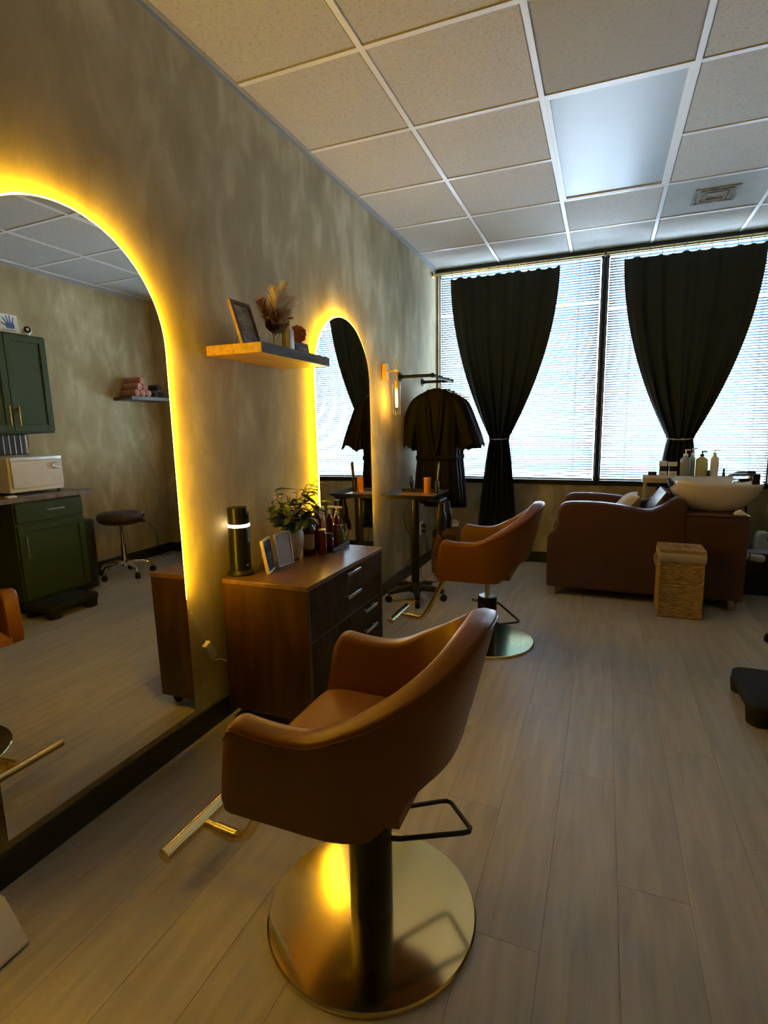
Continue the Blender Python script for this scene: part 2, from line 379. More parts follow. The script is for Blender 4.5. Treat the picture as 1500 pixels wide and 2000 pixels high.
# ------------------------------------------------------------------ room shell
H = 2.706; YW = 2.987; W = 3.06; YB = -6.2; TS = 0.6096; GX = 0.584
fl = struct(build(MB().box(-0.1, W + 0.1, YB - 0.1, YW + 0.13, -0.12, -0.003), 'floor', FLOOR_BASE), 'greige wood-look vinyl plank floor')
ORIGIN['floor'] = Vector((0, 0, 0))
PW, PL = 0.178, 1.22
n_cols = int(math.ceil(W / PW))
plank_me = {}
for c in range(n_cols):
    x0 = c * PW; x1 = min(W, x0 + PW)
    y = YB - (c * 0.47 % PL)
    while y < YW:
        a, b = max(YB, y), min(YW, y + PL)
        if b - a > 0.03:
            key = (round(x1 - x0, 3), round(b - a, 3))
            if key not in plank_me:
                hx, hy = (x1 - x0) / 2, (b - a) / 2
                g = 0.0002; e = 0.0007
                m = MB(); ring = []
                for ins, z in ((g, -0.004), (g, -0.0008), (g + e, 0.0)):
                    ring += [(-hx + ins, -hy + ins, z), (hx - ins, -hy + ins, z), (hx - ins, hy - ins, z), (-hx + ins, hy - ins, z)]
                fs = [(8, 9, 10, 11)] + [(4 * r + i, 4 * r + (i + 1) % 4, 4 * r + 4 + (i + 1) % 4, 4 * r + 4 + i) for r in (0, 1) for i in range(4)]
                m.add(ring, fs)
                o = build(m, 'plank', PLANK, fl, smooth=0, local=True); plank_me[key] = o.data
            else:
                o = bpy.data.objects.new('plank', plank_me[key]); COL.objects.link(o); o.parent = fl
            o.location = ((x0 + x1) / 2, (a + b) / 2, 0)
        y += PL

ce = struct(build(MB().box(-0.1, W + 0.1, YB - 0.1, YW + 0.13, H + 0.03, H + 0.15), 'ceiling', TILE), 'suspended ceiling of square acoustic tiles in a white metal grid')
xs = [0.0] + [GX + TS * k for k in range(5) if GX + TS * k < W] + [W]
ys = [TS * k for k in range(-11, 5)]
ys = [YB] + [y for y in ys if YB < y < YW] + [YW]
tile_cache = {}
def ceil_tile(x0, x1, y0, y1, material, name='ceiling_tile'):
    key = (round(x1 - x0, 3), round(y1 - y0, 3), material.name)
    hx, hy = (x1 - x0) / 2 - 0.006, (y1 - y0) / 2 - 0.006
    if key not in tile_cache:
        m = MB().box(-hx, hx, -hy, hy, 0.006, 0.022)
        m.box(-hx + 0.012, hx - 0.012, -hy + 0.012, hy - 0.012, 0.0, 0.008)
        o = build(m, name, material, ce, smooth=0, local=True); tile_cache[key] = o.data
    else:
        o = bpy.data.objects.new(name, tile_cache[key]); COL.objects.link(o); o.parent = ce
    o.location = ((x0 + x1) / 2, (y0 + y1) / 2, H)
    return o
LX0, LX1, LY0, LY1 = GX + TS, GX + 2 * TS, TS, 3 * TS
VX0, VX1, VY0, VY1 = GX + 2 * TS, GX + 3 * TS, 3 * TS, 4 * TS
for i in range(len(xs) - 1):
    for j in range(len(ys) - 1):
        cx_, cy_ = (xs[i] + xs[i + 1]) / 2, (ys[j] + ys[j + 1]) / 2
        if LX0 < cx_ < LX1 and LY0 < cy_ < LY1: continue
        if VX0 < cx_ < VX1 and VY0 < cy_ < VY1: continue
        ceil_tile(xs[i], xs[i + 1], ys[j], ys[j + 1], TILE_FINE if (LX0 < cx_ < LX1 and 0 < cy_ < TS) else TILE)
for x in xs[1:-1]:
    build(MB().box(x - 0.012, x + 0.012, YB, YW, H - 0.004, H + 0.004), 'grid_bar', GRID, ce, smooth=0)
for y in ys[1:-1]:
    for i in range(len(xs) - 1):
        if LX0 <= xs[i] + 0.01 < LX1 - 0.02 and LY0 + 0.1 < y < LY1 - 0.1: continue
        build(MB().box(xs[i] + 0.012, xs[i + 1] - 0.012, y - 0.012, y + 0.012, H - 0.0035, H + 0.004), 'grid_bar', GRID, ce, smooth=0)
tr = struct(build(MB().box(0.0, 0.003, YB, YW, H - 0.024, H).box(0.0, 0.02, YB, YW, H - 0.004, H - 0.001), 'trim_1', ANGLE), 'grey metal wall angle along the left wall top')
struct(build(MB().box(W - 0.003, W, YB, YW, H - 0.024, H), 'trim_2', ANGLE), 'grey metal wall angle along the right wall top')
# recessed troffer (off) and vent
li = thing('ceiling_light', 'frosted rectangular ceiling light panel, switched off', 'light', ((LX0 + LX1) / 2, (LY0 + LY1) / 2, H))
build(MB().box(LX0 + 0.012, LX1 - 0.012, LY0 + 0.012, LY0 + 0.03, H - 0.002, H + 0.02).box(LX0 + 0.012, LX1 - 0.012, LY1 - 0.03, LY1 - 0.012, H - 0.002, H + 0.02)
      .box(LX0 + 0.012, LX0 + 0.03, LY0 + 0.03, LY1 - 0.03, H - 0.002, H + 0.02).box(LX1 - 0.03, LX1 - 0.012, LY0 + 0.03, LY1 - 0.03, H - 0.002, H + 0.02), 'frame', GRID, li, smooth=0)
build(MB().box(LX0 + 0.03, LX1 - 0.03, LY0 + 0.03, LY1 - 0.05, H + 0.004, H + 0.012), 'diffuser', mat('frosted_acrylic', (0.33, 0.37, 0.41), 0.38, 0, 0.05, 5, 0.05, 90, spec=0.35), li, smooth=0)
build(MB().box(LX0 + 0.03, LX1 - 0.03, LY1 - 0.05, LY1 - 0.03, H + 0.012, H + 0.02), 'gap', BLACKM, li, smooth=0)
ve = thing('ceiling_vent', 'grey square ceiling air vent panel with dusty centre', 'vent', ((VX0 + VX1) / 2, (VY0 + VY1) / 2, H))
VENT = ramp_mat('grey_vent_board', [(0.30, 0.31, 0.29), (0.34, 0.35, 0.33), (0.37, 0.38, 0.36)], 0.6, 6, (1, 1, 1))
DUST = ramp_mat('dusty_grey', [(0.12, 0.12, 0.11), (0.22, 0.22, 0.21), (0.34, 0.35, 0.33)], 0.8, 12, (1, 1, 1))
build(MB().box(VX0 + 0.012, VX1 - 0.012, VY0 + 0.012, VY1 - 0.012, H + 0.001, H + 0.02), 'panel', VENT, ve, smooth=0)
vx, vy = (VX0 + VX1) / 2, (VY0 + VY1) / 2
for k, r in enumerate((0.125, 0.095, 0.065)):
    m = MB()
    for (a, b, c, d) in ((-r, r, -r, -r + 0.016), (-r, r, r - 0.016, r), (-r, -r + 0.016, -r + 0.016, r - 0.016), (r - 0.016, r, -r + 0.016, r - 0.016)):
        m.box(vx + a, vx + b, vy + c, vy + d, H - 0.004 - 0.002 * k, H + 0.001)
    build(m, 'louvre', DUST, ve, smooth=0)

ORIGIN['wall'] = Vector((0, 0, 0))
struct(build(MB().box(-0.12, 0.0, YB - 0.1, YW + 0.13, -0.1, H + 0.1), 'wall_left', WALL, smooth=0), 'beige limewashed side wall')
struct(build(MB().box(W, W + 0.12, YB - 0.1, YW + 0.13, -0.1, H + 0.1), 'wall_right', WALL, smooth=0), 'beige limewashed wall behind the green cabinets')
struct(build(MB().box(0, W, YB - 0.12, YB, -0.1, H + 0.1), 'wall_back', WALL, smooth=0), 'beige limewashed wall behind the viewer')
SILL = 0.735; WT = 2.69; PX = 2.74
struct(build(MB().box(0, W, YW, YW + 0.13, -0.1, SILL).box(0, W, YW, YW + 0.13, WT, H + 0.1).box(PX, W, YW, YW + 0.13, SILL, WT).box(0, 0.022, YW, YW + 0.13, SILL, WT), 'wall_front', WALL, smooth=0), 'window wall, limewashed below the sill')
struct(build(MB().box(PX, W, 2.53, YW, 0, H), 'wall_column', WALL, smooth=0), 'limewashed corner column beside the windows')
struct(build(MB().box(0, 0.012, YB, YW, 0, 0.10), 'baseboard_left', BASEB, bevel=0.004), 'black rubber baseboard on the left wall')
struct(build(MB().box(0.012, PX, YW - 0.012, YW, 0, 0.10), 'baseboard_front', BASEB, bevel=0.004), 'dark rubber baseboard under the windows')
struct(build(MB().box(W - 0.012, W, 0.3, 2.53, 0, 0.10).box(PX, W, 2.518, 2.53, 0, 0.10), 'baseboard_right', BASEB, bevel=0.004), 'black rubber baseboard on the right wall')

# windows: dark frames with panes
def window(name, x0, x1, label):
    wd = bpy.data.objects.new(name, None); COL.objects.link(wd); wd.location = ((x0 + x1) / 2, YW + 0.06, SILL); ORIGIN[wd.name] = Vector(wd.location)
    struct(wd, label)
    f = 0.032
    build(MB().box(x0, x1, YW - 0.012, YW + 0.09, SILL, SILL + 0.042), 'window_sill', FRAME, wd, bevel=0.003)
    build(MB().box(x0, x1, YW + 0.03, YW + 0.09, WT - 0.04, WT), 'frame_head', FRAME, wd, smooth=0)
    build(MB().box(x0, x0 + 0.012, YW + 0.03, YW + 0.09, SILL + 0.042, WT - 0.04), 'frame_jamb', FRAME, wd, smooth=0)
    build(MB().box(x1 - 0.012, x1, YW + 0.03, YW + 0.09, SILL + 0.042, WT - 0.04), 'frame_jamb', FRAME, wd, smooth=0)
    build(MB().box(x0 + 0.012, x1 - 0.012, YW + 0.062, YW + 0.068, SILL + 0.042, WT - 0.04), 'window_pane', GLASSW, wd, smooth=0)
MUL = 1.465
window('window_1', 0.022, MUL - 0.018, 'left window with closed white blind behind the curtain')
window('window_2', MUL + 0.018, PX, 'right window with white blind behind the wash basin')
struct(build(MB().box(MUL - 0.018, MUL + 0.018, YW - 0.02, YW + 0.10, SILL, WT), 'trim_3', FRAME, bevel=0.003), 'dark vertical mullion between the two windows')
struct(build(MB().box(0.0, PX, YW - 0.015, YW + 0.0, H - 0.03, H - 0.004), 'trim_4', FRAME, smooth=0), 'dark head trim where windows meet the ceiling')

def blind(x0, x1, label, zbot, ladders, skip):
    bl = thing('window_blind', label, 'blind', ((x0 + x1) / 2, YW + 0.015, zbot), group='white horizontal blinds')
    hw = (x1 - x0) / 2
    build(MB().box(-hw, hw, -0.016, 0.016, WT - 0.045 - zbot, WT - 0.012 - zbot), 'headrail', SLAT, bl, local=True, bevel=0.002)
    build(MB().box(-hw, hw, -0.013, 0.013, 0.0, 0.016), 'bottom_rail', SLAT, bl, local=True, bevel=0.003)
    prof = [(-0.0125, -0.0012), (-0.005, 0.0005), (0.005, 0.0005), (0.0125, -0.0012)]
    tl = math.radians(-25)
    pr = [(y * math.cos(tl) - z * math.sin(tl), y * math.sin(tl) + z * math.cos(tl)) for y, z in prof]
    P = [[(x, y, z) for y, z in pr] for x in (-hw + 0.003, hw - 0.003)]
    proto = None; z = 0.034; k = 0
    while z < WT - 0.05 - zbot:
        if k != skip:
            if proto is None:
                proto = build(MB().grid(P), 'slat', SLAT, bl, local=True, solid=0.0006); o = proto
            else: o = child_copy(proto, bl)
            o.location = (0, 0, z); o.rotation_euler = (random.uniform(-0.03, 0.03), random.uniform(-0.0006, 0.0006), 0)
        z += 0.0208; k += 1
    for lx in ladders:
        m = MB()
        for yy in (-0.0125, 0.0125): m.tube([(lx - (x0 + x1) / 2, yy, 0.01), (lx - (x0 + x1) / 2, yy, WT - 0.03 - zbot)], 0.0012, 5)
        m.tube([(lx - (x0 + x1) / 2 + 0.006, -0.015, 0.01), (lx - (x0 + x1) / 2 + 0.006, -0.015, WT - 0.03 - zbot)], 0.0012, 5)
        build(m, 'ladder_cord', SLAT, bl, local=True)
    return bl
blind(0.040, MUL - 0.035, 'white slat blind in the left window, beside the hanging robes', SILL + 0.044, (0.24, 0.72, 1.26), 71)
blind(MUL + 0.030, PX - 0.012, 'white slat blind in the right window, behind the bottles', SILL + 0.044, (1.68, 2.12, 2.60), 68)

# ------------------------------------------------------------------ outside
GZ = -9.0
struct(build(MB().box(-90, 90, YW + 3, 200, GZ - 1, GZ), 'ground', ramp_mat('pale_paving', [(0.46, 0.50, 0.52), (0.56, 0.60, 0.62), (0.66, 0.69, 0.70)], 0.9, 0.08, (1, 1, 1)), smooth=0), 'sunlit pale paved ground outside')
STUCCO = mat('white_stucco', (0.75, 0.73, 0.70), 0.9, 0, 0.05, 1)
ROOFD = mat('blue_grey_roof', (0.16, 0.24, 0.30), 0.8, 0, 0.1, 1)
WINB = mat('far_window_glass', (0.06, 0.14, 0.20), 0.15, 0, 0.1, 1)
far_lab = ['low white building outside at the left of the mullion', 'white block outside just right of the mullion', 'wide pale warehouse outside far to the right', 'white building outside behind the left curtain']
for i, (bx, by, bw, bd, bh) in enumerate(((-6, 62, 13, 10, 5.5), (7, 55, 11, 10, 5.0), (26, 70, 18, 12, 5.5), (-24, 70, 16, 12, 5.5))):
    t = thing('far_building', far_lab[i], 'building', (bx, by, GZ), group='pale buildings outside the windows')
    build(MB().box(-bw / 2, bw / 2, 0, bd, 0, bh), 'wall', STUCCO, t, local=True, smooth=0)
    build(MB().box(-bw / 2 - 0.3, bw / 2 + 0.3, -0.3, bd + 0.3, bh, bh + 0.5), 'roof', ROOFD, t, local=True, smooth=0)
    nwin = int(bw / 3)
    for k in range(nwin):
        xk = -bw / 2 + (k + 0.5) * bw / nwin
        build(MB().box(xk - 0.8, xk + 0.8, -0.08, 0.0, 1.5, 3.6), 'window', WINB, t, local=True, smooth=0)
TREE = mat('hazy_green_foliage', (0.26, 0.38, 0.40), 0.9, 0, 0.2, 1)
tree_lab = ['round tree outside nearest the left curtain', 'broad tree outside left of the mullion', 'tall tree outside right of the mullion', 'bushy tree outside between mullion and right curtain', 'round tree outside near the bottles', 'low tree outside at far right', 'distant tree outside at far left']
for i, (tx, ty, th, rr) in enumerate(((-16, 96, 7.5, 5), (-4, 80, 8.2, 5.5), (8, 82, 9, 5), (17, 96, 8.5, 5.5), (31, 98, 8, 6), (44, 98, 7.5, 6), (-34, 98, 8, 6))):
    t = thing('far_tree', tree_lab[i], 'tree', (tx, ty, GZ), group='trees outside the windows')
    build(MB().tube([(0, 0, 0), (0, 0, th * 0.6)], 0.3, 6), 'trunk', STEM, t, local=True)
    m = MB()
    for k in range(9):
        a = random.uniform(0, 2 * PI); m.ball((math.cos(a) * rr * 0.5, math.sin(a) * rr * 0.4, th * random.uniform(0.55, 0.85)), rr * random.uniform(0.35, 0.55), seg=8, rings=6)
    build(m, 'crown', TREE, t, local=True)

# ------------------------------------------------------------------ wall mirrors with led edge
def arch(hw, h, n=40, inset=0.0):
    r = hw - inset; zs = h - hw
    pts = [(r, 0.0 + inset)]
    pts += [(r * math.cos(PI * k / n), zs + r * math.sin(PI * k / n)) for k in range(n + 1)]
    pts += [(-r, 0.0 + inset)]
    return pts          # (y, z)
HW, HM, MZ = 0.372, 1.765, 0.155
def wall_mirror(yc, label, x0, tilt, yaw=0.0, led=None):
    t = thing('wall_mirror', label, 'mirror', (x0, yc, MZ), group='arched mirrors with light strips')
    t.rotation_euler = (0, -tilt, yaw)
    A = arch(HW, HM)
    n = len(A)
    build(MB().add([(0.0, y, z) for y, z in A], [tuple(range(n))]), 'mirror_glass', MIRROR, t, local=True, smooth=0)
    build(MB().prism(A, -0.005, -0.0003, 'x'), 'glass_edge', MIRR_EDGE, t, local=True, smooth=30)
    B = arch(HW, HM, inset=0.03)
    build(MB().prism(B, -0.016, -0.0052, 'x'), 'backing', MIRR_EDGE, t, local=True, smooth=30)
    # strip round the rim, open at the bottom
    C = [(y, z) for y, z in arch(HW, HM, 56, -0.0015)]
    C[0] = (C[0][0], 0.46); C[-1] = (C[-1][0], 0.46)
    build(MB().tube([(-0.0045, y, z) for y, z in C], 0.0036, 8), 'led_strip', led or LEDM, t, local=True)
    return t
wall_mirror(-0.918, 'large arched mirror with yellow glowing edge, at the near left', 0.044, 0.0115, 0.001)
wall_mirror(0.926, 'arched glowing mirror behind the shelf, showing the window', 0.040, 0.006, 0.0, LEDM2)

# light strip cord with inline controller
cd = thing('led_power_cord', 'thin white cord with small inline box hanging from the near mirror', 'cord', (0.03, -0.5, 0.62))
cp = arc_pts([(0.030, -0.548, 0.640), (0.026, -0.530, 0.585), (0.02, -0.505, 0.540), (0.016, -0.475, 0.474), (0.016, -0.435, 0.395)], 6)
build(MB().tube(cp, 0.0016, 6), 'cord', WHITEP, cd)
build(MB().tube(arc_pts([(0.016, -0.395, 0.315), (0.014, -0.38, 0.294), (0.014, -0.345, 0.285), (0.012, -0.31, 0.262), (0.012, -0.27, 0.24)], 6), 0.0016, 6), 'cord', WHITEP, cd)
build(MB().tube([(0.021, -0.507, 0.545), (0.017, -0.480, 0.484)], 0.0042, 8), 'connector', WHITEP, cd)
Mb = Matrix.Translation((0.020, -0.414, 0.352)) @ Matrix.Rotation(0.49, 4, 'X')
bxo = MB().box(-0.010, 0.010, -0.016, 0.016, -0.042, 0.030, Mb)
build(bxo, 'controller', WHITEP, cd, bevel=0.003)
build(MB().box(-0.0112, 0.0112, -0.017, 0.017, 0.030, 0.042, Mb), 'controller_cap', mat('cream_cap', (0.80, 0.70, 0.5), 0.4), cd, bevel=0.002)

# ------------------------------------------------------------------ styling chairs (face -x locally)
def chair_path(n=81):
    pts = []
    for k in range(400):                                   # dense half outline, front to back
        t = k / 399
        if t < 0.42: pts.append((-0.240 + (t / 0.42) * 0.235, -0.246))
        else:
            a = (t - 0.42) / 0.58 * PI / 2; e = 2 / 2.35
            pts.append((-0.005 + 0.182 * math.sin(a) ** e, -0.246 * math.cos(a) ** e if math.cos(a) > 1e-9 else 0.0))
    full = pts + [(x, -y) for x, y in pts[-2::-1]]
    L = [0.0]
    for i in range(1, len(full)): L.append(L[-1] + math.hypot(full[i][0] - full[i - 1][0], full[i][1] - full[i - 1][1]))
    out = []; j = 0
    for k in range(n):
        s = L[-1] * k / (n - 1)
        while j < len(L) - 2 and L[j + 1] < s: j += 1
        u = (s - L[j]) / max(1e-9, L[j + 1] - L[j])
        out.append((full[j][0] + (full[j + 1][0] - full[j][0]) * u, full[j][1] + (full[j + 1][1] - full[j][1]) * u, s, L[-1] - s))
    return out, L[-1]
def chair_sections():
    path, LT = chair_path(); half = LT / 2; secs = []
    n = len(path)
    for i, (x, y, s0, s1) in enumerate(path):
        a, b = path[max(i - 1, 0)], path[min(i + 1, n - 1)]
        dx, dy = b[0] - a[0], b[1] - a[1]; l = math.hypot(dx, dy); nx, ny = dy / l, -dx / l
        s = min(s0, s1); wv = s / half
        zt = 0.655 - 0.014 * math.sin(PI * min(1, wv / 0.5)) + 0.187 * smooth01((wv - 0.36) / 0.60)
        zb = 0.426 + 0.100 * smooth01((x - 0.085) / 0.075)
        rc = 0.035
        if s < rc: zt -= rc - math.sqrt(max(0, rc * rc - (rc - s) ** 2))
        if s < 0.03: zb += 0.03 - math.sqrt(max(0, 0.0009 - (0.03 - s) ** 2))
        th = 0.066 - 0.008 * smooth01((0.012 - s) / 0.012)
        kk = 0.07 + 0.18 * smooth01((wv - 0.35) / 0.45)
        sec = []
        m = []
        r = th / 2
        cr_ = 0.015
        zs_out = [zb, zb + (zt - cr_ - zb) * 0.33, zb + (zt - cr_ - zb) * 0.66, zt - cr_]
        for z in zs_out: m.append((r, z))
        for q in (1, 2, 3):
            an = PI / 2 * q / 3; m.append((r - cr_ + cr_ * math.cos(an), zt - cr_ + cr_ * math.sin(an)))
        m.append((0.0, zt + 0.003))
        for q in (3, 2, 1):
            an = PI / 2 * q / 3; m.append((-r + cr_ - cr_ * math.cos(an), zt - cr_ + cr_ * math.sin(an)))
        for z in reversed(zs_out): m.append((-r, z))
        for o, z in m:
            of = o + kk * (z - 0.43)
            sh = 0.035 * (z - 0.43) / 0.22 * max(0, 1 - wv / 0.38)
            sec.append((x + nx * of + sh, y + ny * of, z))
        secs.append(sec)
    return secs
def styling_chair(loc, label, pumpdir=math.radians(43)):
    t = thing('styling_chair', label, 'chair', loc, group='caramel leather styling chairs')
    secs = chair_sections()
    m = MB(); m.grid(secs, cv=True); ns = len(secs[0]); n = len(secs)
    m.f.append(tuple(range(ns))); m.f.append(tuple(range((n - 1) * ns + ns - 1, (n - 1) * ns - 1, -1)))
    sh = build(m, 'shell', LEATHER, t, local=True, smooth=50)
    # stitched seam piping along the outer top edge
    build(MB().tube([Vector(s[3]) + Vector((0, 0, 0.001)) for s in secs], 0.0022, 6), 'piping', LEATHER, sh, local=True)
    # seat cushion: domed rounded slab
    P = []
    for i in range(25):
        u = -1 + 2 * i / 24; row = []
        for j in range(21):
            v = -1 + 2 * j / 20
            x = -0.040 + 0.198 * u; y = 0.226 * v * (1 - 0.10 * max(0, u) ** 2)
            e = (1 - abs(u) ** 6) ** 0.5 * (1 - abs(v) ** 8) ** 0.5
            row.append((x, y, 0.462 + 0.044 * e + 0.012 * (1 - u * u) * (1 - v * v)))
        P.append(row)
    m = MB().grid(P)
    bt = [[(q[0], q[1], 0.436) for q in row] for row in P]; m.grid(bt, flip=True)
    edge = [P[i][0] for i in range(25)] + [P[24][j] for j in range(1, 21)] + [P[i][20] for i in range(23, -1, -1)] + [P[0][j] for j in range(19, 0, -1)]
    m.grid([edge, [(q[0], q[1], 0.436) for q in edge]], cv=True)
    build(m, 'seat_cushion', SEATL, t, local=True, smooth=60)
    # upholstered under-seat pan, rounded at the rear
    pan = []
    for k in range(48):
        a = 2 * PI * k / 48; ca, sa = math.cos(a), math.sin(a)
        pan.append((-0.045 + 0.185 * math.copysign(abs(ca) ** 0.5, ca), 0.232 * (1 - 0.10 * max(0, ca)) * math.copysign(abs(sa) ** 0.5, sa)))
    m = MB(); rows = []
    for ins, z in ((0.03, 0.424), (0.008, 0.430), (0.0, 0.445), (0.0, 0.470), (0.012, 0.485)):
        rows.append([(-0.045 + (x + 0.045) * (1 - ins / 0.2), y * (1 - ins / 0.2), z) for x, y in pan])
    m.grid(rows, cv=True); m.f.append(tuple(range(47, -1, -1))); m.f.append(tuple(range(4 * 48, 5 * 48)))
    build(m, 'seat_pan', LEATHER, t, local=True, smooth=50)
    build(MB().box(-0.09, 0.07, -0.07, 0.07, 0.410, 0.426), 'mounting_plate', BLACKM, t, local=True, bevel=0.004)
    build(MB().lathe([(0.268, 0.0), (0.272, 0.003), (0.272, 0.010), (0.268, 0.0135), (0.06, 0.0150)], 96), 'base_disc', BRASS_POL, t, local=True, smooth=40)
    col = build(MB().lathe([(0.056, 0.013), (0.056, 0.262), (0.054, 0.272), (0.046, 0.276)], 40), 'hydraulic_column', BLACKM, t, local=True)
    build(MB().lathe([(0.049, 0.275), (0.047, 0.279), (0.012, 0.280)], 40), 'column_cap', STEEL, col, local=True)
    build(MB().lathe([(0.0135, 0.275), (0.0135, 0.412)], 20), 'piston', STEEL, t, local=True)
    Mk = Matrix.Rotation(-PI / 2, 4, 'Y')
    build(MB().lathe([(0.008, 0.0), (0.008, 0.022), (0.012, 0.024), (0.012, 0.032)], 14, (-0.054, -0.02, 0.245), Mk.to_3x3()), 'release_knob', BRASS, col, local=True)
    # pump lever: bent black rod loop
    ca, sa = math.cos(pumpdir), math.sin(pumpdir)
    def rr(x, y, z): return (x * ca - y * sa, x * sa + y * ca, z)
    lv = [rr(0.035, -0.050, 0.238), rr(0.06, -0.056, 0.233), rr(0.235, -0.066, 0.203), rr(0.255, -0.064, 0.200), rr(0.264, -0.054, 0.199), rr(0.264, 0.054, 0.199), rr(0.255, 0.064, 0.200), rr(0.235, 0.066, 0.203), rr(0.06, 0.056, 0.233), rr(0.035, 0.050, 0.238)]
    build(MB().tube(lv, 0.0065, 8), 'pump_lever', BLACKM, t, local=True)
    # footrest
    tp = arc_pts([(-0.17, 0.0, 0.430), (-0.235, 0.0, 0.40), (-0.30, 0.0, 0.275), (-0.372, 0.0, 0.135), (-0.405, 0.0, 0.098), (-0.45, 0.0, 0.088), (-0.535, 0.0, 0.100)], 8)
    ft = build(MB().tube(tp, 0.0155, 14), 'footrest_tube', BRASS, t, local=True)
    build(MB().tube([(-0.43, 0, 0.089), (-0.50, 0, 0.095)], 0.0185, 14), 'footrest_collar', BRASS, ft, local=True)
    m = MB(); sq = []
    for k in range(20):
        a = 2 * PI * k / 20; c, s = math.cos(a), math.sin(a)
        sq.append((0.021 * math.copysign(abs(c) ** 0.6, c), 0.016 * math.copysign(abs(s) ** 0.6, s)))
    Mt = Matrix.Translation((-0.555, 0, 0.104)) @ Matrix.Rotation(0.5, 4, 'Y')
    rows = [[tuple(Mt @ Vector((a * k, y, b * k))) for a, b in sq] for y, k in ((-0.152, 0.85), (-0.149, 1), (0.149, 1), (0.152, 0.85))]
    m.grid(rows, cv=True); m.f.append(tuple(range(19, -1, -1))); m.f.append(tuple(range(60, 80)))
    build(m, 'foot_bar', BRASS, t, local=True, smooth=30)
    return t
ch1 = styling_chair((0.998, -0.985, 0), 'caramel leather styling chair in the foreground, on a brass disc')
ch2 = dup(ch1, (0.915, 0.945, 0), 'caramel leather styling chair farther back, beside the tray cart')
for c in ch2.children:
    if c.name.startswith('pump_lever'): c.rotation_euler = (0, 0, math.radians(-95))
# ------------------------------------------------------------------ walnut dresser
dr = thing('dresser', 'dark walnut dresser with fluted drawer fronts and steel handles', 'dresser', (0.24, 0.07, 0))
DX0, DX1, DY0, DY1, DH, DB = 0.03, 0.445, -0.322, 0.462, 0.640, 0.055
build(MB().box(DX0, DX1 + 0.004, DY0 - 0.003, DY1 + 0.003, DH - 0.020, DH), 'top', WALNUT_TOP, dr, bevel=0.002)
build(MB().box(DX0, DX1, DY0, DY0 + 0.018, DB, DH - 0.020), 'side_panel', WALNUT, dr, bevel=0.001)
build(MB().box(DX0, DX1, DY1 - 0.018, DY1, DB, DH - 0.020), 'side_panel', WALNUT, dr, bevel=0.001)
build(MB().box(DX0, DX1 - 0.03, DY0 + 0.018, DY1 - 0.018, DB, DB + 0.02), 'bottom_panel', WALNUT, dr)
build(MB().box(DX0, DX0 + 0.01, DY0 + 0.018, DY1 - 0.018, DB + 0.02, DH - 0.02), 'back_panel', FLUTE, dr)
build(MB().box(DX0 + 0.02, DX1 - 0.004, DY0 + 0.018, DY1 - 0.018, 0.388, 0.398), 'divider_shelf', WALNUT, dr)
build(MB().box(DX0 + 0.02, DX1 - 0.006, 0.034, 0.046, DB + 0.02, 0.388), 'divider', WALNUT, dr)
def fluted(y0, y1, z0, z1, name, hy, hz, vertical=False):
    m = MB(); pitch = 0.0125; n = max(2, int((y1 - y0) / pitch)); rows = []
    x = DX1 - 0.002
    prof = [(y0, x - 0.018), (y0, x - 0.006)]
    for k in range(n):
        ya = y0 + (y1 - y0) * k / n; p = (y1 - y0) / n
        prof += [(ya + p * 0.08, x - 0.006), (ya + p * 0.14, x), (ya + p * 0.66, x), (ya + p * 0.72, x - 0.006)]
    prof += [(y1, x - 0.006), (y1, x - 0.018)]
    rows = [[(xx, yy, z) for yy, xx in prof] for z in (z0, z1)]
    m.grid(rows); nn = len(prof)
    m.f.append(tuple(range(nn))); m.f.append(tuple(range(2 * nn - 1, nn - 1, -1)))
    o = build(m, name, FLUTE, dr, smooth=20)
    if vertical:
        h = MB().box(x + 0.018, x + 0.024, hy - 0.007, hy + 0.007, hz - 0.065, hz + 0.065).box(x - 0.004, x + 0.02, hy - 0.005, hy + 0.005, hz - 0.055, hz - 0.045).box(x - 0.004, x + 0.02, hy - 0.005, hy + 0.005, hz + 0.045, hz + 0.055)
    else:
        h = MB().box(x + 0.018, x + 0.024, hy - 0.07, hy + 0.07, hz - 0.008, hz + 0.008).box(x - 0.004, x + 0.02, hy - 0.055, hy - 0.045, hz - 0.005, hz + 0.005).box(x - 0.004, x + 0.02, hy + 0.045, hy + 0.055, hz - 0.005, hz + 0.005)
    build(h, 'handle', STEEL, o, bevel=0.002)
fluted(DY0 + 0.020, DY1 - 0.020, 0.511, DH - 0.023, 'drawer', 0.083, 0.603)
fluted(DY0 + 0.020, DY1 - 0.020, 0.400, 0.508, 'drawer', 0.083, 0.496)
fluted(0.046, DY1 - 0.020, 0.282, 0.386, 'drawer', 0.276, 0.368)
fluted(0.046, DY1 - 0.020, 0.176, 0.279, 'drawer', 0.276, 0.262)
fluted(0.046, DY1 - 0.020, DB + 0.022, 0.173, 'drawer', 0.276, 0.156)
fluted(DY0 + 0.020, 0.034, DB + 0.022, 0.386, 'door', 0.012, 0.25, True)
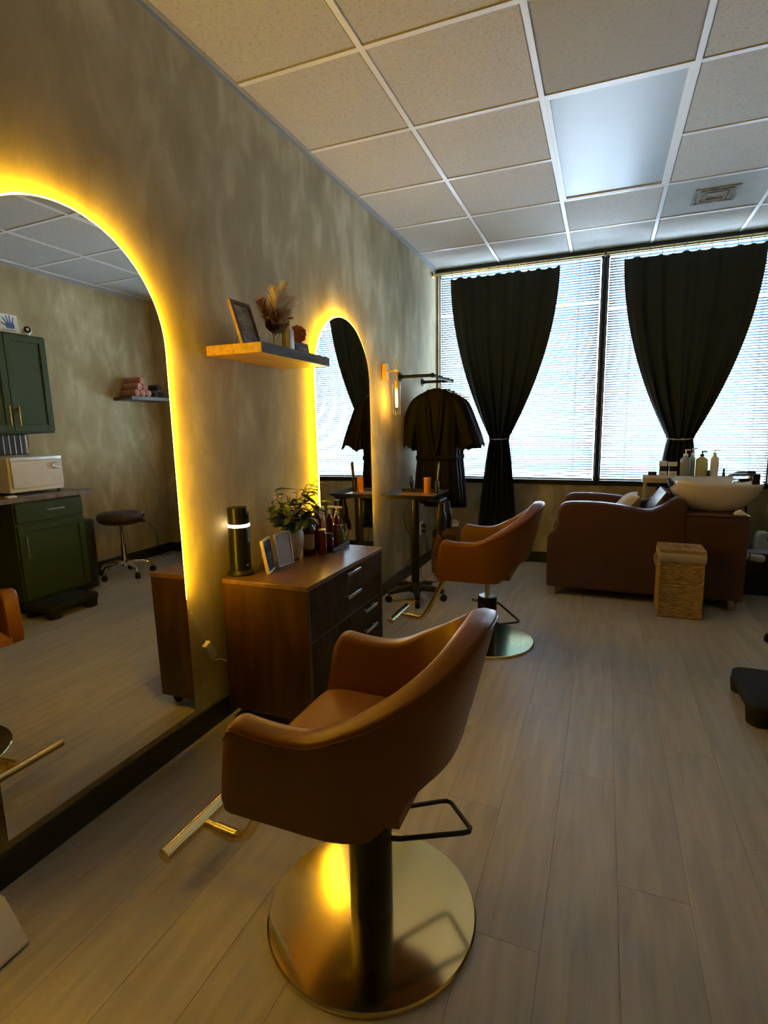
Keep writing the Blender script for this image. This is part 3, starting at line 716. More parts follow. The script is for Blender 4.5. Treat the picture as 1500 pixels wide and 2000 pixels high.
def caster(parent, x, y, z_top, r=0.022, name='caster', local=False):
    m = MB().lathe([(0.010, z_top - 0.012), (0.010, z_top)], 12, (x, y, 0))
    m.box(x - 0.012, x + 0.012, y - 0.014, y - 0.011, r * 0.8, z_top - 0.010).box(x - 0.012, x + 0.012, y + 0.011, y + 0.014, r * 0.8, z_top - 0.010).box(x - 0.012, x + 0.012, y - 0.014, y + 0.014, z_top - 0.014, z_top - 0.008)
    c = build(m, name, BLACKP, parent, bevel=0.001, local=local)
    wh = MB().lathe([(r * 0.85, -0.009), (r, -0.006), (r, 0.006), (r * 0.85, 0.009)], 20, (x + 0.004, y, r), Matrix.Rotation(PI / 2, 3, 'X'))
    build(wh, 'wheel', RUBBER, c, local=local)
    return c
for x in (DX0 + 0.05, DX1 - 0.05):
    for y in (DY0 + 0.05, DY1 - 0.05): caster(dr, x, y, DB, 0.024)

# things on the dresser
TZ = DH + 0.0005
lp = thing('cylinder_lamp', 'black cylinder lamp with a glowing white ring, on the dresser corner', 'lamp', (0.064, -0.232, TZ))
build(MB().lathe([(0.056, 0), (0.058, 0.004), (0.058, 0.010), (0.052, 0.016), (0.046, 0.022)], 40), 'base', BLACKM, lp, local=True)
GLOSSB = mat('gloss_black', (0.006, 0.006, 0.006), 0.28, 0.0, 0.05, spec=0.22)
build(MB().lathe([(0.046, 0.018), (0.0455, 0.206), (0.043, 0.210)], 40), 'body', GLOSSB, lp, local=True)
build(MB().lathe([(0.0435, 0.210), (0.0475, 0.212), (0.0475, 0.221), (0.0435, 0.223)], 40), 'light_ring', RINGM, lp, local=True)
build(MB().lathe([(0.0435, 0.223), (0.0455, 0.226), (0.0455, 0.288), (0.043, 0.294), (0.030, 0.295)], 40), 'head', GLOSSB, lp, local=True)
build(MB().ball((0.045, -0.012, 0.045), 0.004, seg=8, rings=6), 'button', CHROME, lp, local=True)

def stand_frame(name, label, c, width, height, yaw, lean, fm, pm, thick=0.012, border=0.008, group=None, leg=True, cat='picture frame'):
    """frame facing +x locally, base at c, turned by yaw about z"""
    t = thing(name, label, cat, c, yaw, group)
    L = Matrix.Rotation(-lean, 4, 'Y')
    f = MB()
    hw = width / 2
    f.box(-thick, 0, -hw, hw, 0, border, L).box(-thick, 0, -hw, hw, height - border, height, L).box(-thick, 0, -hw, -hw + border, border, height - border, L).box(-thick, 0, hw - border, hw, border, height - border, L)
    build(f, 'frame', fm, t, local=True, smooth=0)
    build(MB().box(-thick + 0.001, -0.003, -hw + border, hw - border, border, height - border, L), 'picture', pm, t, local=True, smooth=0)
    build(MB().box(-thick - 0.002, -thick, -hw + 0.002, hw - 0.002, 0.002, height - 0.002, L), 'backboard', GREYINK, t, local=True, smooth=0)
    if leg:
        zt = height * 0.72
        build(MB().tube([(-thick - math.sin(lean) * zt, 0, zt * math.cos(lean)), (-thick - height * 0.42, 0, 0.002)], 0.003, 6), 'easel_leg', fm, t, local=True)
    return t
stand_frame('picture_frame', 'small gold-rimmed photo frame nearest the lamp on the dresser', (0.172, -0.150, TZ), 0.112, 0.150, math.radians(18), 0.16, GOLDF, PHOTO)
stand_frame('picture_frame', 'white-rimmed grey card stand beside the plant pot on the dresser', (0.172, -0.030, TZ), 0.112, 0.152, math.radians(-6), 0.14, WHITEP, CARD, 0.010, 0.006)

# potted plant
pp = thing('potted_plant', 'leafy olive-green plant in a cream pot on the dresser', 'plant', (0.118, 0.095, TZ))
build(MB().lathe([(0.034, 0), (0.040, 0.004), (0.060, 0.055), (0.066, 0.095), (0.063, 0.125), (0.055, 0.143), (0.053, 0.146), (0.050, 0.143), (0.052, 0.125), (0.03, 0.12)], 36), 'pot', POTW, pp, local=True)
build(MB().lathe([(0.0515, 0.126), (0.0515, 0.130), (0.02, 0.133)], 24), 'soil', SOIL, pp, local=True)
def leaf_mesh(l, wd, droop=0.25):
    P = []
    for i in range(7):
        t = i / 6; hw = wd * (math.sin(PI * min(1, t * 0.93 + 0.03)) ** 0.8)
        z = -droop * l * t * t
        P.append([(t * l, -hw, z + 0.18 * hw), (t * l, 0, z - 0.05 * hw), (t * l, hw, z + 0.18 * hw)])
    return MB().grid(P)
leafp = [None, None]
random.seed(11)
stems = [(-100, 0.23, 0.38), (-70, 0.20, 0.55), (60, 0.26, 0.42), (85, 0.22, 0.62), (35, 0.18, 0.66), (-25, 0.20, 0.5), (10, 0.24, 0.22), (150, 0.19, 0.45), (-140, 0.18, 0.6), (110, 0.22, 0.5), (70, 0.15, 0.9), (-60, 0.14, 0.85), (-10, 0.12, 0.8), (20, 0.10, 0.5), (-90, 0.12, 0.7), (95, 0.11, 0.75)]
leaf_n = 0
for az, ln, ti in stems:
    a = math.radians(az); d = Vector((math.cos(a) * math.sin(ti), math.sin(a) * math.sin(ti), math.cos(ti)))
    if d.x < 0: d.x *= 0.35
    base = Vector((math.cos(a) * 0.012, math.sin(a) * 0.012, 0.128))
    pts = [base + d * (ln * s) + Vector((0, 0, 0.06 * ln * (s - s * s) * 4)) + Vector((math.cos(a), math.sin(a), 0)) * 0.03 * s * s * (1 if d.x > 0 else 0.3) for s in [k / 8 for k in range(9)]]
    build(MB().tube(pts, 0.0018, 6), 'stem', STEM, pp, local=True)
    for s in (2, 3, 4, 5, 6, 7, 8):
        for side in ((-1, 1) if s < 8 else (0,)):
            if random.random() < 0.12: continue
            q = pts[s]; az2 = a + side * random.uniform(0.7, 1.5) + random.uniform(-0.3, 0.3)
            if math.cos(az2) < -0.2 and q.x < 0.0: az2 += PI * 0.6
            k = leaf_n % 2
            rot = (random.uniform(-0.4, 0.4), random.uniform(-0.7, 0.35), az2); scl = random.uniform(0.75, 1.2)
            if leafp[k] is None:
                leafp[k] = build(leaf_mesh(0.074 if k else 0.062, 0.0145 if k else 0.0125), 'leaf', LEAF, pp, local=True, solid=0.0006); o = leafp[k]
            else: o = child_copy(leafp[k], pp)
            o.location = q; o.rotation_euler = rot; o.scale = (scl,) * 3; leaf_n += 1
for k in range(10):
    a = random.uniform(0, 2 * PI); q = Vector((max(-0.03, math.cos(a) * 0.06), -0.05 + math.sin(a) * 0.05, random.uniform(0.22, 0.34)))
    build(MB().ball((0, 0, 0), 0.0055, seg=8, rings=6), 'bud', mat('cream_bud', (0.6, 0.52, 0.36), 0.6), pp, local=True).location = q

def bottle(name, label, c, r, h, bm, cap, cm, shoulder=0.75, neck=0.4, lab=None, pump=False, cat='bottle', group=None, sq=0.0, capw=None):
    t = thing(name, label, cat, c, group=group)
    hs = h * shoulder
    nk = r * neck
    M = None
    prof = [(r * 0.92, 0), (r, r * 0.12), (r, hs * 0.93), (r * 0.93, hs * 0.98), (nk, h * (shoulder + 0.08)), (nk, h * (shoulder + 0.10))]
    m = MB()
    if sq:
        seg = 28; rows = []
        for rr_, z in prof:
            row = []
            for k in range(seg):
                a = 2 * PI * k / seg; ca_, sa_ = math.cos(a), math.sin(a)
                row.append((rr_ * sq * math.copysign(abs(ca_) ** 0.5, ca_) if rr_ > nk else rr_ * ca_, rr_ * math.copysign(abs(sa_) ** 0.5, sa_) if rr_ > nk else rr_ * sa_, z))
            rows.append(row)
        m.grid(rows, cv=True); m.f.append(tuple(range(seg - 1, -1, -1))); m.f.append(tuple(range((len(prof) - 1) * seg, len(prof) * seg)))
    else: m.lathe(prof, 28)
    build(m, 'body', bm, t, local=True, smooth=40)
    z0 = h * (shoulder + 0.09)
    cw = capw or nk * 1.25
    if pump:
        cpo = build(MB().lathe([(cw, z0), (cw, z0 + 0.014), (cw * 0.45, z0 + 0.018), (cw * 0.3, z0 + 0.02), (cw * 0.3, h - 0.008)], 18), 'pump_collar', cap, t, local=True)
        build(MB().box(-0.008, 0.034, -0.007, 0.007, h - 0.010, h), 'pump_nozzle', cap, t, local=True, bevel=0.003)
    elif cap: build(MB().lathe([(cw, z0), (cw, h - 0.002), (cw * 0.93, h)], 20), 'cap', cap, t, local=True)
    if lab:
        a0 = -1.9; P = []
        for k in range(13):
            a = a0 + 1.9 * k / 12 - 0.2; P.append([(math.cos(a) * (r * (sq or 1) + 0.0006), math.sin(a) * (r + 0.0006), z) for z in (hs * 0.25, hs * 0.78)])
        if not sq: build(MB().grid(P), 'label', lab, t, local=True)
        else: build(MB().box(r * sq, r * sq + 0.0008, -r * 0.6, r * 0.6, hs * 0.35, hs * 0.75), 'label', lab, t, local=True)
    return t
G1 = 'hair products on the dresser'
bottle('product_bottle', 'large dark red bottle with black cap and pale label, beside the plant', (0.168, 0.185, TZ), 0.034, 0.205, REDB, BLACKP, None, 0.68, 0.52, LABEL, group=G1, capw=0.019)
bottle('spray_can', 'short wine-red canister with gold cap, in front of the tray', (0.222, 0.222, TZ), 0.0225, 0.125, REDB2, GOLDF, None, 0.86, 0.75, None, cat='canister', group=G1, capw=0.020)
ty = thing('black_tray', 'low black tray holding hair products on the dresser', 'tray', (0.185, 0.36, TZ))
build(MB().box(0.10, 0.262, 0.265, 0.452, TZ, TZ + 0.006), 'tray_base', BLACKP, ty, bevel=0.002)
m = MB().box(0.10, 0.104, 0.265, 0.452, TZ + 0.006, TZ + 0.022).box(0.258, 0.262, 0.265, 0.452, TZ + 0.006, TZ + 0.022).box(0.104, 0.258, 0.265, 0.269, TZ + 0.006, TZ + 0.022).box(0.104, 0.258, 0.448, 0.452, TZ + 0.006, TZ + 0.022)
build(m, 'tray_rim', BLACKP, ty, smooth=0)
TT = TZ + 0.0062
bottle('spray_bottle', 'tall red spray bottle with white cap at the tray back', (0.135, 0.33, TT), 0.021, 0.225, REDB2, WHITEP, None, 0.72, 0.6, None, group=G1, capw=0.018)
bottle('spray_bottle', 'slim red bottle with white trigger top in the tray centre', (0.185, 0.375, TT), 0.017, 0.215, REDB, WHITEP, None, 0.72, 0.4, None, True, group=G1)
bottle('spray_bottle', 'amber red bottle with pale pump at the tray far end', (0.200, 0.428, TT), 0.016, 0.205, REDB2, WHITEP, None, 0.70, 0.45, None, True, group=G1)
bottle('product_bottle', 'dark bottle with black cap behind the red bottle', (0.135, 0.287, TT), 0.017, 0.175, REDB, BLACKP, None, 0.70, 0.6, None, group=G1, capw=0.014)
bottle('product_bottle', 'squat dark red jar-like bottle at the tray front', (0.222, 0.300, TT), 0.022, 0.085, REDB, BLACKP, None, 0.66, 0.8, None, group=G1, capw=0.021)
bottle('product_bottle', 'small teal bottle at the tray front corner', (0.238, 0.405, TT), 0.014, 0.110, TEAL, TEAL, None, 0.74, 0.4, None, group=G1)
bottle('product_bottle', 'leaning-height maroon tube standing before the teal bottle', (0.232, 0.352, TT), 0.014, 0.120, REDB2, REDB, None, 0.80, 0.8, None, group=G1)
bottle('product_bottle', 'white-capped clear bottle beside the mirror edge', (0.120, 0.405, TT), 0.020, 0.205, mat('pale_cream_plastic', (0.5, 0.44, 0.34), 0.35), WHITEP, None, 0.74, 0.7, None, group=G1, capw=0.017)

# ------------------------------------------------------------------ floating shelf and its things
sh = thing('floating_shelf', 'thick wooden floating shelf with grey front edge on the left wall', 'shelf', (0.0, -0.01, 1.562))
SX, SY0, SY1, SZ0, SZ1 = 0.267, -0.292, 0.274, 1.562, 1.602
build(MB().box(0.0, SX - 0.002, SY0, SY1, SZ0, SZ1), 'board', OAK, sh, bevel=0.0015)
build(MB().box(SX - 0.0019, SX, SY0, SY1, SZ0, SZ1), 'front_edge', GREYWOOD, sh, smooth=0)
SZ = SZ1 + 0.0005
sf = stand_frame('picture_frame', 'certificate frame with a painted lit side, leaning on the wall shelf', (0.160, -0.192, SZ), 0.135, 0.190, 0.0, 0.30, mat('dark_wood_frame', (0.10, 0.075, 0.055), 0.4), PHOTO2, 0.012, 0.016)
for k in range(6):
    L = Matrix.Rotation(-0.30, 4, 'Y')
    build(MB().box(-0.003, -0.0022, -0.035 + 0.004 * (k % 3), 0.035 - 0.006 * (k % 2), 0.05 + 0.018 * k, 0.054 + 0.018 * k, L), 'print_line', GREYINK, sf, local=True, smooth=0)
build(MB().box(-0.0125, -0.0002, -0.0690, -0.0676, 0.0, 0.19, Matrix.Rotation(-0.30, 4, 'Y')), 'lit_side_strip', OAK, sf, local=True, smooth=0)  # lighter strip: glow from the near mirror painted onto the frame's side
fv = thing('dried_flowers', 'ribbed glass vase of dried pampas, brown leaves and an orange flower', 'flowers', (0.165, -0.045, SZ))
m = MB(); rows = []
for r, z in ((0.030, 0), (0.034, 0.003), (0.036, 0.075), (0.037, 0.080), (0.035, 0.080), (0.033, 0.008), (0.01, 0.007)):
    rows.append([(r * (1 + 0.04 * (k % 2)) * math.cos(2 * PI * k / 40), r * (1 + 0.04 * (k % 2)) * math.sin(2 * PI * k / 40), z) for k in range(40)])
m.grid(rows, cv=True); m.f.append(tuple(range(39, -1, -1)))
build(m, 'vase', GLASSC, fv, local=True)
random.seed(5)
def plume(d, l, r, material, name, n=330, base=0.07, fuzz=0.5):
    d = Vector(d).normalized(); m = MB()
    p0 = Vector((0, 0, 0.01)); p1 = Vector((0, 0, base)) + d * l
    mid = Vector((0, 0, base))
    axis = arc_pts([p0, mid, mid + d * l * 0.5, p1 + Vector((d.x, d.y, 0)) * 0.02], 8)
    m.tube(axis, 0.0012, 5)
    X, Y = frame_of(d)
    for k in range(n):
        s = random.uniform(0.38, 1.0); q = axis[min(len(axis) - 1, int(s * (len(axis) - 1)))]
        a = random.uniform(0, 2 * PI); out = (X * math.cos(a) + Y * math.sin(a))
        rr_ = r * math.sin(PI * min(1, (s - 0.30) / 0.75)) * random.uniform(0.5, 1.1)
        tip = q + out * rr_ + d * rr_ * 1.2
        wv = d.cross(out) * 0.0022
        m.add([q - wv, q + wv, (q + tip) / 2 + wv * 0.8 + d * 0.004, tip, (q + tip) / 2 - wv * 0.8 + d * 0.004], [(0, 1, 2, 3, 4)])
    return build(m, name, material, fv, local=True, smooth=60)
plume((0.25, -0.30, 1), 0.185, 0.050, PAMPAS, 'pampas_plume', 620)
plume((0.22, 0.12, 1), 0.215, 0.050, PAMPAS, 'pampas_plume', 620)
plume((0.25, 0.55, 1), 0.185, 0.050, PAMPAS, 'pampas_plume', 620)
plume((0.05, -0.80, 1), 0.15, 0.046, MAUVE, 'brown_plume', 320)
plume((0.45, -0.45, 0.8), 0.10, 0.036, MAUVE, 'brown_plume', 260)
plume((0.50, 0.25, 0.9), 0.11, 0.040, BEIGEF, 'beige_plume', 320)
for d, l, mm in (((0.6, -0.2, 0.8), 0.075, BEIGEF), ((0.6, 0.3, 0.7), 0.085, BEIGEF), ((0.7, 0.05, 0.5), 0.065, MAUVE), ((0.3, -0.9, 0.7), 0.09, DARKF), ((0.5, 0.6, 0.9), 0.10, BEIGEF), ((0.2, -0.6, 0.5), 0.10, MAUVE), ((0.5, -0.5, 0.4), 0.07, DARKF), ((0.5, 0.55, 0.35), 0.07, DARKF)):
    d = Vector(d).normalized(); o = build(leaf_mesh(l, l * 0.28, 0.15), 'dried_leaf', mm, fv, local=True, solid=0.0008)
    o.location = (0, 0, 0.075); o.rotation_euler = (random.uniform(-1, 1), -math.asin(d.z), math.atan2(d.y, d.x))
for d, l in (((0.15, 1.15, 0.85), 0.13), ((0.1, -1.0, 0.9), 0.12), ((0.3, 0.75, 1.0), 0.14)):
    d = Vector(d).normalized(); m = MB(); p0 = Vector((0, 0, 0.06))
    m.tube([p0, p0 + d * l], 0.0012, 5)
    for k in range(5):
        q = p0 + d * l * (0.5 + 0.12 * k); s = 1 if k % 2 else -1
        m.ball(q + Vector((0.004, 0.006 * s, 0.006)), 0.007, 0.0035, 0.004, 8, 6)
    build(m, 'twig', DARKF, fv, local=True)
fo = build(MB().ball((0.05, 0.115, 0.082), 0.008, seg=10, rings=6), 'orange_flower', ORANGE, fv, local=True)
build(MB().tube(arc_pts([(0, 0.01, 0.03), (0.02, 0.04, 0.085), (0.05, 0.112, 0.082)], 6), 0.0015, 6), 'flower_stem', STEM, fo, local=True)
for k in range(11):
    a = 2 * PI * k / 11 * 1.0; el = 0.35 if k % 2 else 0.0
    M = rot_to((0.55, -0.70, 0.1))
    dv = M @ Vector((math.cos(a), math.sin(a), 0.35 + el)); dv.normalize()
    build(MB().ball(Vector((0.05, 0.115, 0.082)) + dv * 0.022, 0.021, 0.015, 0.0045, 10, 6, M @ Matrix.Rotation(a, 3, 'Z')), 'petal', ORANGE, fo, local=True)
pb = bottle('pump_bottle', 'off-white soap bottle with gold pump on the wall shelf', (0.205, 0.005, SZ), 0.026, 0.145, mat('off_white_ceramic', (0.62, 0.56, 0.46), 0.35, 0, 0.04), SATGOLD, None, 0.66, 0.42, None, True, cat='bottle', sq=0.8)
sl = thing('slate_sign', 'small black slate sign with white script on the wall shelf', 'sign', (0.205, 0.135, SZ))
L = Matrix.Rotation(-0.18, 4, 'Y')
build(MB().box(-0.006, 0, -0.062, 0.062, 0, 0.058, L), 'slate', mat('black_slate', (0.035, 0.03, 0.025), 0.6, 0, 0.2), sl, local=True, bevel=0.002)
scr = [L @ Vector((0.0008, y, z)) for y, z in [(-0.035 + 0.07 * k / 60, 0.028 + 0.008 * math.sin(k * 0.9) * (1.4 if 10 < k < 16 or 38 < k < 44 else 0.6)) for k in range(61)]]
build(MB().tube(scr, 0.0009, 5), 'script_lettering', PAPER, sl, local=True)

# ------------------------------------------------------------------ brass wall sconce
so = thing('wall_sconce', 'brass wall sconce with glowing filament bulb in a glass cylinder', 'sconce', (0.0, 1.632, 1.60))
build(MB().box(0.0, 0.030, 1.602, 1.662, 1.610, 1.725), 'back_plate', SATGOLD, so, bevel=0.003)
build(MB().tube([(0.030, 1.632, 1.672), (0.108, 1.632, 1.672)], 0.006, 10), 'arm', SATGOLD, so)
build(MB().tube([(0.10, 1.632, 1.602), (0.10, 1.632, 1.755)], 0.004, 10), 'rod', SATGOLD, so)
build(MB().box(0.088, 0.114, 1.622, 1.642, 1.664, 1.680), 'joint', SATGOLD, so, bevel=0.002)
build(MB().lathe([(0.013, 1.545), (0.013, 1.598), (0.008, 1.604)], 20, (0.10, 1.632, 0)), 'socket', SATGOLD, so)
build(MB().lathe([(0.031, 1.355), (0.031, 1.592), (0.0295, 1.592), (0.0295, 1.355)], 32, (0.10, 1.632, 0), caps=False), 'glass_shade', GLASSC, so)
bu = build(MB().lathe([(0.004, 1.372), (0.012, 1.378), (0.0135, 1.39), (0.0135, 1.535), (0.011, 1.546)], 20, (0.10, 1.632, 0), caps=False), 'bulb', GLASSC, so)
m = MB(); pts = [(0.10 + 0.006 * math.cos(k * 0.9), 1.632 + 0.006 * math.sin(k * 0.9), 1.415 + 0.12 * k / 80) for k in range(81)]
build(m.tube(pts, 0.0028, 6), 'filament', FILAM, bu)

# ------------------------------------------------------------------ pipe rack, hangers and robes
rk = thing('clothes_rack', 'black iron pipe clothes rack on the left wall by the window', 'rack', (0.0, 2.26, 1.65))
RX = 0.268; RZ = 1.66
build(MB().tube([(0.0, 1.978, RZ), (RX - 0.01, 1.978, RZ), (RX, 1.983, RZ), (RX, 1.99, RZ), (RX, 2.535, RZ), (RX - 0.005, 2.545, RZ), (RX - 0.012, 2.547, RZ), (0.0, 2.547, RZ)], 0.0125, 14), 'pipe', IRON, rk)
for y in (1.978, 2.547):
    build(MB().lathe([(0.036, 0.0), (0.036, 0.006), (0.018, 0.009), (0.018, 0.022)], 24, (0.0, y, RZ), Matrix.Rotation(PI / 2, 3, 'Y')), 'wall_flange', IRON, rk)
    build(MB().ball((RX, y, RZ), 0.019, seg=14, rings=8), 'elbow', IRON, rk)
def hanger(y, label, cm, dx=0.0):
    t = thing('clothes_hanger', label, 'hanger', (RX + dx, y, RZ), group='hangers on the pipe rack')
    hk = [(0.0165 * math.cos(a), 0, 0.0 + 0.0165 * math.sin(a)) for a in [PI * 1.02 - PI * 1.25 * k / 14 for k in range(15)]]
    hk = [(-0.0165, 0, -0.008)] + hk + [(0.004, 0, -0.03), (0.0, 0, -0.045), (0.0, 0, -0.095)]
    build(MB().tube(hk, 0.0017, 6), 'hook', cm, t, local=True)
    sp = arc_pts([(-0.20, 0, -0.178), (-0.12, 0, -0.130), (0, 0, -0.092), (0.12, 0, -0.130), (0.20, 0, -0.178)], 5)
    build(MB().tube(sp, 0.004, 6), 'shoulder_bar', cm, t, local=True)
    build(MB().tube([(-0.19, 0, -0.181), (0.19, 0, -0.181)], 0.0017, 6), 'cross_bar', cm, t, local=True)
    return t
def robe(y, label, cm, hem, seed, sleeve=1.0, dx=0.0, wid=1.0):
    random.seed(seed)
    t = thing('hanging_robe', label, 'robe', (RX + 0.005 + dx, y, hem), group='dark salon robes on the rack')
    zz = [(1.560, 0.045, 0.030), (1.545, 0.085, 0.038), (1.515, 0.140, 0.042), (1.48, 0.175, 0.046), (1.43, 0.188, 0.050), (1.30, 0.180, 0.052), (1.15, 0.172, 0.050), (1.06, 0.168, 0.046), (1.0, 0.166, 0.044), (0.9, 0.178, 0.050), (0.75, 0.190, 0.056), (hem + 0.01, 0.198, 0.060), (hem, 0.194, 0.058)]
    ph = random.uniform(0, 6); rows = []
    zz2 = []
    for i in range(len(zz) - 1):
        for k in range(3): 
            f = k / 3; zz2.append(tuple(zz[i][j] * (1 - f) + zz[i + 1][j] * f for j in range(3)))
    zz2.append(zz[-1])
    for z, hw, hd in zz2:
        row = []; amp = 0.015 * smooth01((1.40 - z) / 0.5) + 0.003
        for k in range(72):
            a = 2 * PI * k / 72; ca, sa = math.cos(a), math.sin(a)
            r = 1 + (amp / 0.06) * 0.55 * math.sin(11 * a + ph + 0.6 * math.sin(z * 5)) * (0.4 + 0.6 * abs(sa))
            row.append((max(-0.24, hw * wid * math.copysign(abs(ca) ** 0.8, ca)), hd * r * math.copysign(abs(sa) ** 0.8, sa), z - hem))
        rows.append(row)
    m = MB().grid(rows, cv=True); m.f.append(tuple(range(72)))
    bd = build(m, 'body', cm, t, local=True, smooth=70)
    for s in (-1, 1):
        srows = []
        path = arc_pts([(s * 0.10, 0, 1.495), (s * 0.172, 0, 1.44), (s * 0.222, 0, 1.31), (s * 0.262, 0, 1.18), (s * 0.275, 0, 1.105)], 5)
        for i, q in enumerate(path):
            f = i / (len(path) - 1); rw = (0.040 + 0.048 * f) * sleeve; rd = 0.030 + 0.022 * f
            d = (path[min(i + 1, len(path) - 1)] - path[max(i - 1, 0)]).normalized(); X = Vector((d.z, 0, -d.x))
            row = []
            for k in range(40):
                a = 2 * PI * k / 40; rip = 1 + 0.13 * f * math.sin(7 * a + ph + s)
                v = q * 1.0 + X * (rw * rip * math.cos(a)) + Vector((0, 1, 0)) * (rd * rip * math.sin(a)) + Vector((0, 0, 0.02 * f * f * math.sin(3 * a + ph)))
                row.append((max(-0.262 - dx, v.x * wid), v.y, v.z - hem))
            srows.append(row)
        build(MB().grid(srows, cv=True), 'sleeve', cm, t, local=True, smooth=70, solid=0.003)
    # shawl collar crossing to the waist
    for s in (-1, 1):
        pc = arc_pts([(s * 0.042, 0.018, 1.562), (s * 0.062, -0.030, 1.535), (s * 0.055, -0.054, 1.42), (s * 0.040, -0.060, 1.25), (s * 0.012, -0.062, 1.08), (-s * 0.01, -0.058, 1.01)], 6)
        P = []
        for i, q in enumerate(pc):
            f = i / (len(pc) - 1); hw = 0.026 - 0.006 * f
            P.append([(q.x - hw, q.y + 0.006, q.z - hem), (q.x, q.y - 0.004 - 0.001 * (s + 1), q.z - hem), (q.x + hw, q.y + 0.006, q.z - hem)])
        build(MB().grid(P), 'collar', cm, t, local=True, solid=0.004, smooth=60)
    P = [[(0.172 * wid * math.copysign(abs(math.cos(a)) ** 0.8, math.cos(a)), 0.056 * math.copysign(abs(math.sin(a)) ** 0.8, math.sin(a)), 1.02 + dz - hem) for dz in (-0.018, 0.018)] for a in [2 * PI * k / 48 for k in range(48)]]
    build(MB().grid(P, cu=True), 'belt', cm, t, local=True, solid=0.004)
    return t
hanger(2.075, 'wire hanger of the front robe, nearest the sconce', CHROME)
hanger(2.215, 'pale wire hanger of the middle robe', BRASS)
hanger(2.360, 'thin wire hanger of the rear pleated robe', CHROME)
robe(2.075, 'black satin robe with open collar, in front on the rack', BLACK_CLOTH, 0.66, 1)
robe(2.215, 'black robe hanging in the middle of the rack', BLACK_CLOTH, 0.63, 2, 0.9, -0.005, 0.96)
robe(2.360, 'blue-black pleated robe at the rear, nearest the curtain', BLACK_CLOTH2, 0.585, 3, 0.9, -0.01, 0.95)
for k, y in enumerate((2.44, 2.47, 2.50)):
    t = thing('clothes_hanger', ['empty wire hanger third from the window', 'empty wire hanger second from the window', 'empty wire hanger nearest the window'][k], 'hanger', (RX, y, RZ), group='hangers on the pipe rack')
    hk = [(0.0165 * math.cos(a), 0, 0.0165 * math.sin(a)) for a in [PI * 1.02 - PI * 1.25 * j / 14 for j in range(15)]] + [(0.004, 0, -0.03), (0.0, 0, -0.08)]
    build(MB().tube(hk, 0.0015, 6), 'hook', CHROME, t, local=True)
    build(MB().tube([(-0.17, 0, -0.15), (0, 0, -0.08), (0.17, 0, -0.15), (-0.17, 0, -0.15)], 0.0015, 6), 'triangle', CHROME, t, local=True)

# ------------------------------------------------------------------ tray cart
tcx, tcy = 0.262, 1.555
ca_ = thing('tray_cart', 'black rolling tray cart with a single post beside the dresser', 'cart', (tcx, tcy, 0))
build(MB().tube([(tcx, tcy, 0.06), (tcx, tcy, 0.762)], 0.030, 20), 'post', BLACKM, ca_)
build(MB().lathe([(0.042, 0.058), (0.042, 0.115), (0.028, 0.14)], 20, (tcx, tcy, 0)), 'hub', BLACKP, ca_)
for k in range(5):
    a = math.radians(-68 + 72 * k); d = Vector((math.cos(a), math.sin(a), 0))
    p = Vector((tcx, tcy, 0.0))
    lg = build(MB().tube([p + d * 0.03 + Vector((0, 0, 0.092)), p + d * 0.12 + Vector((0, 0, 0.088)), p + d * 0.215 + Vector((0, 0, 0.070))], [0.027, 0.024, 0.017], 10, flat=1.0), 'leg', BLACKP, ca_)
    q = p + d * 0.212
    Mw = Matrix.Rotation(a, 3, 'Z') @ Matrix.Rotation(PI / 2, 3, 'X')
    build(MB().lathe([(0.021, -0.016), (0.0245, -0.012), (0.0245, 0.012), (0.021, 0.016)], 18, q + Vector((0, 0, 0.0248)), Mw), 'caster', RUBBER, lg)
# tray dish with flared rim
def tray_rows(x0, x1, y0, y1):
    out = []
    for ins, z in ((0.045, 0.762), (0.04, 0.766), (0.004, 0.792), (0.0, 0.795), (0.004, 0.797), (0.045, 0.771), (0.052, 0.770)):
        out.append([(x0 + ins, y0 + ins, z), (x1 - ins, y0 + ins, z), (x1 - ins, y1 - ins, z), (x0 + ins, y1 - ins, z)])
    return out
m = MB(); rows = tray_rows(0.055, 0.445, 1.40, 1.82); m.grid(rows, cv=True); m.f.append((0, 1, 2, 3)); m.f.append((27, 26, 25, 24))
build(m, 'tray', BLACKP, ca_, smooth=0)
build(MB().box(0.105, 0.395, 1.45, 1.77, 0.7705, 0.7745), 'tray_mat', mat('copper_tray_mat', (0.26, 0.13, 0.07), 0.4, 0.2, 0.1), ca_, smooth=0)
# tool holder at the right end of the tray
build(MB().box(0.36, 0.455, 1.54, 1.72, 0.735, 0.752), 'tool_rail', BLACKP, ca_, bevel=0.004)
rl = thing('hair_roller', 'orange textured roller standing on the tray cart', 'roller', (0.31, 1.70, 0.7748))
build(MB().lathe([(0.026, 0), (0.027, 0.003), (0.027, 0.014), (0.0245, 0.016), (0.0245, 0.104), (0.027, 0.106), (0.027, 0.119), (0.025, 0.121)], 28), 'body', ORANGEC, rl, local=True)
m = MB()
for i in range(7):
    for k in range(14):
        a = 2 * PI * (k + 0.5 * (i % 2)) / 14; m.ball((0.0245 * math.cos(a), 0.0245 * math.sin(a), 0.025 + 0.0117 * i), 0.003, seg=6, rings=4)
tag(build(m, 'bristles', ORANGEC, rl, local=True), kind='stuff')
ci = thing('curling_iron', 'black curling iron standing upright on the tray cart', 'curling iron', (0.375, 1.73, 0.7748))
build(MB().lathe([(0.016, 0), (0.017, 0.004), (0.017, 0.085), (0.012, 0.095)], 20), 'handle', BLACKP, ci, local=True)
build(MB().tube([(0, 0, 0.09), (0.012, 0, 0.235)], 0.0095, 14), 'barrel', GLOSSB, ci, local=True)
build(MB().tube([(0.008, -0.011, 0.10), (0.019, -0.011, 0.222)], 0.004, 8), 'clamp', STEEL, ci, local=True)
